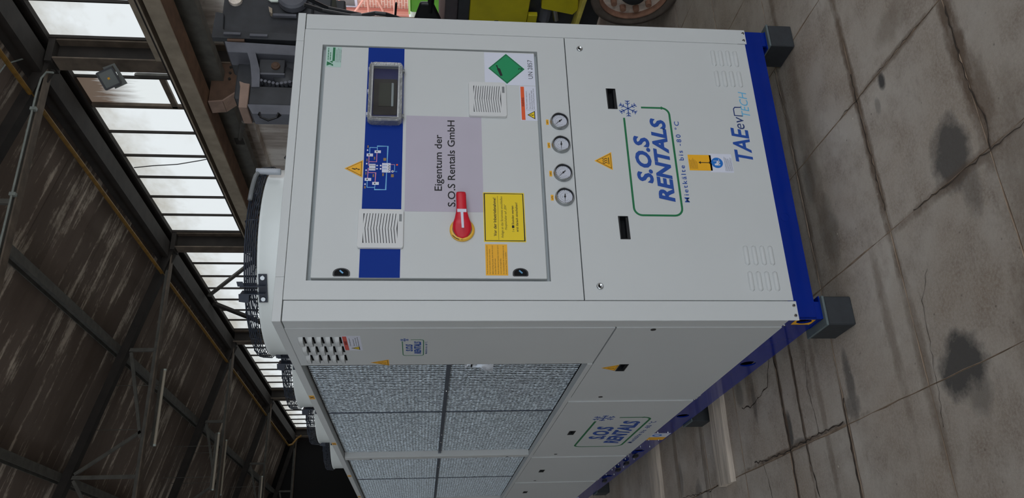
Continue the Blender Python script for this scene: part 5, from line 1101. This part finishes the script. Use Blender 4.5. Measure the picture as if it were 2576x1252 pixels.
mb = MB().m(mach_grey); mb.prism([(2.66, 2.82), (2.575, 2.792), (2.56, 2.25), (2.64, 2.25)], Y2, -.12, .03); part(mb, 'cross_beam', H, bevel=.005, label='blue-grey cross beam')
mb = MB().m(cast_brown); mb.prism(rect(2.655, 2.672, 2.69, 2.80), Y2, .0, .04); part(mb, 'hinge_plate', H)
mb = MB().m(mach_grey); vsu = [(2.575, 2.665), (2.50, 2.640), (2.435, 2.628), (2.37, 2.618), (2.30, 2.612)]; inn = [(2.30, 2.562), (2.37, 2.566), (2.435, 2.572), (2.50, 2.590), (2.575, 2.612)]
for i in range(4): mb.prism([vsu[i], vsu[i + 1], inn[3 - i], inn[4 - i]], Y2, -.05, .03)
part(mb, 'curved_arm', H)
part(MB().m(mach_black).prism(rect(2.425, 2.545, 2.42, 2.585), Y2, -.08, .0), 'roller_bracket', H, bevel=.004); part(MB().m(mach_grey).prism(rect(2.415, 2.428, 2.415, 2.58), Y2, -.08, .01), 'bracket_plate', H)
mb = MB().m(cast_brown); mb.lathe([(0, -.02), (.014, -.02), (.02, -.015), (.028, -.012), (.03, .0)], (2.489, 2.0, 2.478), 'y', 20); part(mb, 'roller_pin', H)
mb = MB().m(mach_black); mb.sm = True; mb.lathe([(.0, -.01), (.07, -.01), (.075, .0), (.075, .07)], (2.43, 2.03, 2.42), 'y', 28); part(mb, 'chain_wheel', H)
for k in range(9):
    a = R(180 + 18 * k); MB().m(mach_grey).rod((2.345 + .01 * abs(k - 4) * .6, 1.99, 2.56 - k * .026), (2.345 + .01 * abs(k - 4) * .6, 2.03, 2.56 - k * .026), .011, 8).build('chain_link', H)
mb = MB().m(mach_black); mb.box(2.17, 2.315, 1.98, 2.2, 2.10, 2.625); part(mb, 'lower_box', H, bevel=.008); part(MB().m(mach_grey).prism([(2.172, 2.63), (2.10, 2.59), (2.105, 2.1), (2.17, 2.1)], Y2, -.1, .02), 'box_lip', H, label='blue-grey lip of box')
part(MB().m(cast_pale).prism([(2.345, 2.694), (2.33, 2.66), (2.325, 2.625), (2.14, 2.625), (2.14, 2.68), (2.30, 2.684)], Y2, -.16, .03), 'end_casting', H, bevel=.004, label='pinkish brown end casting'); 
part(MB().m(cast_brown).lathe([(.04, -.01), (.05, -.01), (.05, .02), (.04, .02)], (2.235, 2.03, 2.628), 'y', 20, closed=True), 'bearing_ring', H)
part(MB().m(mach_black).box(2.45, 3.3, 2.05, 2.5, 2.15, 2.45), 'upper_body', H, bevel=.01); part(MB().m(mach_black).box(2.3, 2.7, 2.1, 2.4, 2.0, 2.75), 'mast', H, bevel=.01)
part(MB().m(mach_black).box(2.2, 2.42, 2.15, 2.4, 0.0, 2.2), 'mast_post', H, bevel=.01); part(MB().m(mach_black).box(3.2, 3.42, 3.4, 3.6, 0.0, 2.2), 'mast_post', H, bevel=.01); part(MB().m(mach_black).box(3.2, 3.42, 2.4, 3.6, 2.1, 2.3), 'mast_arm', H, bevel=.01)
o = MB().m(hose_m)
for k in range(4): o.tube([(2.09, 1.97 - .008 * k, 2.55 - .004 * k), (2.07 - .006 * k, 1.97 - .008 * k, 2.53), (2.052 - .008 * k, 1.97 - .008 * k, 2.48), (2.07 - .006 * k, 1.97 - .008 * k, 2.43), (2.09, 1.97 - .008 * k, 2.41 + .004 * k)], .006, 6)
tag(o.build('cable_loop'), 'loop of black cables hanging under the machine box beside the white wall', 'cable')
tag(MB().m(hose_m).tube([(2.5, 1.40, 2.22), (2.5, 1.445, 2.12), (2.5, 1.470, 2.02), (2.5, 1.485, 1.95), (2.5, 1.478, 1.88), (2.5, 1.452, 1.80), (2.5, 1.458, 1.74), (2.5, 1.488, 1.67), (2.5, 1.53, 1.60)], .013, 8).build('hose'), 'black hose arching over beside the right edge of the chiller', 'hose')
tag(MB().m(hose_m).tube([(2.60, 1.35, 2.32), (2.60, 1.47, 2.20), (2.60, 1.54, 2.10), (2.60, 1.57, 1.98), (2.60, 1.59, 1.9)], .012, 8).build('hose'), 'second black hose lower down behind the first, nearly straight', 'hose')
tag(MB().m(hose_m).rod((3.0, 1.93, 1.697), (3.0, 2.12, 1.712), .008, 8).build('thin_rod'), 'thin black rod standing out before the salmon building', 'rod')

# ================================================================== outside
o = struct(MB().m(mat('yard_concrete', rgb(150, 146, 138), .9, noise=.1, nscale=2)).box(6.35, 40, -20, 60, -.3, -.02), 'floor_outside')
Bd = thing('brick_building', (16.5, 17, -.02), 'salmon brick building with scaffolding seen through the gate', 'building')
part(MB().m(brick_m).box(16, 24, 6, 34, -.02, 9), 'wall', Bd)
for (y0, y1, z0, z1) in ((15.6, 17.1, 3.55, 4.3), (17.45, 18.6, 3.5, 4.15), (13.0, 14.6, 3.55, 4.3)):
    wn = part(MB().m(sticker_white).ribbon(rect(y0, y1, z0, z1), .07, lambda u_, v_, d_: (16 - d_, u_, v_), .0, .05, True), 'window', Bd); MB().m(glass_grey).box(15.97, 15.99, y0, y1, z0, z1).build('pane', wn)
part(MB().m(salmon_d).box(15.8, 15.99, 17.15, 17.36, -.02, 9), 'downpipe', Bd, label='dark salmon vertical band'); part(MB().m(salmon).box(15.75, 15.85, 17.1, 17.16, -.02, 9), 'downpipe', Bd)
for zz in (3.95, 3.15, 2.4, 1.75): part(MB().m(salmon).rod((15.4, 8, zz), (15.4, 30, zz), .03, 6), 'scaffold_tube', Bd)
part(MB().m(salmon).rod((15.4, 16.0, 3.2), (15.4, 17.9, 4.2), .035, 6), 'scaffold_tube', Bd); part(MB().m(salmon).rod((15.4, 16.0, 2.9), (15.4, 18.0, 2.3), .035, 6), 'scaffold_tube', Bd)
for zz in (2.98, 2.90): part(MB().m(sticker_white).rod((15.70, 17.22, zz), (15.76, 17.22, zz), .035, 10), 'insulator', Bd)
Gv = thing('green_vehicle', (9.5, 8.9, -.02), 'bright green box-bodied vehicle parked outside the gate', 'vehicle')
part(MB().m(green_paint).box(9.0, 10.6, 7.2, 9.08, .35, 1.765), 'body', Gv, bevel=.02); part(MB().m(green_pale).box(8.98, 10.6, 7.2, 9.1, 1.765, 1.80), 'roof_edge', Gv)
part(MB().m(pale_grey).box(9.2, 10.4, 9.1, 10.0, .5, 1.80), 'hood', Gv, bevel=.08, seg=3, label='pale grey hood'); part(MB().m(pale_grey).box(8.95, 9.0, 8.9, 9.4, 1.13, 1.22), 'bumper', Gv, bevel=.01)
for yy in (7.7, 9.5):
    mb = MB().m(tyre); mb.lathe([(.15, 0), (.36, -.01), (.38, .02), (.38, .2), (.3, .22)], (9.1, yy, .36), 'x', 28); part(mb, 'wheel', Gv)
print('objects', len(bpy.data.objects), 'boards', np_)
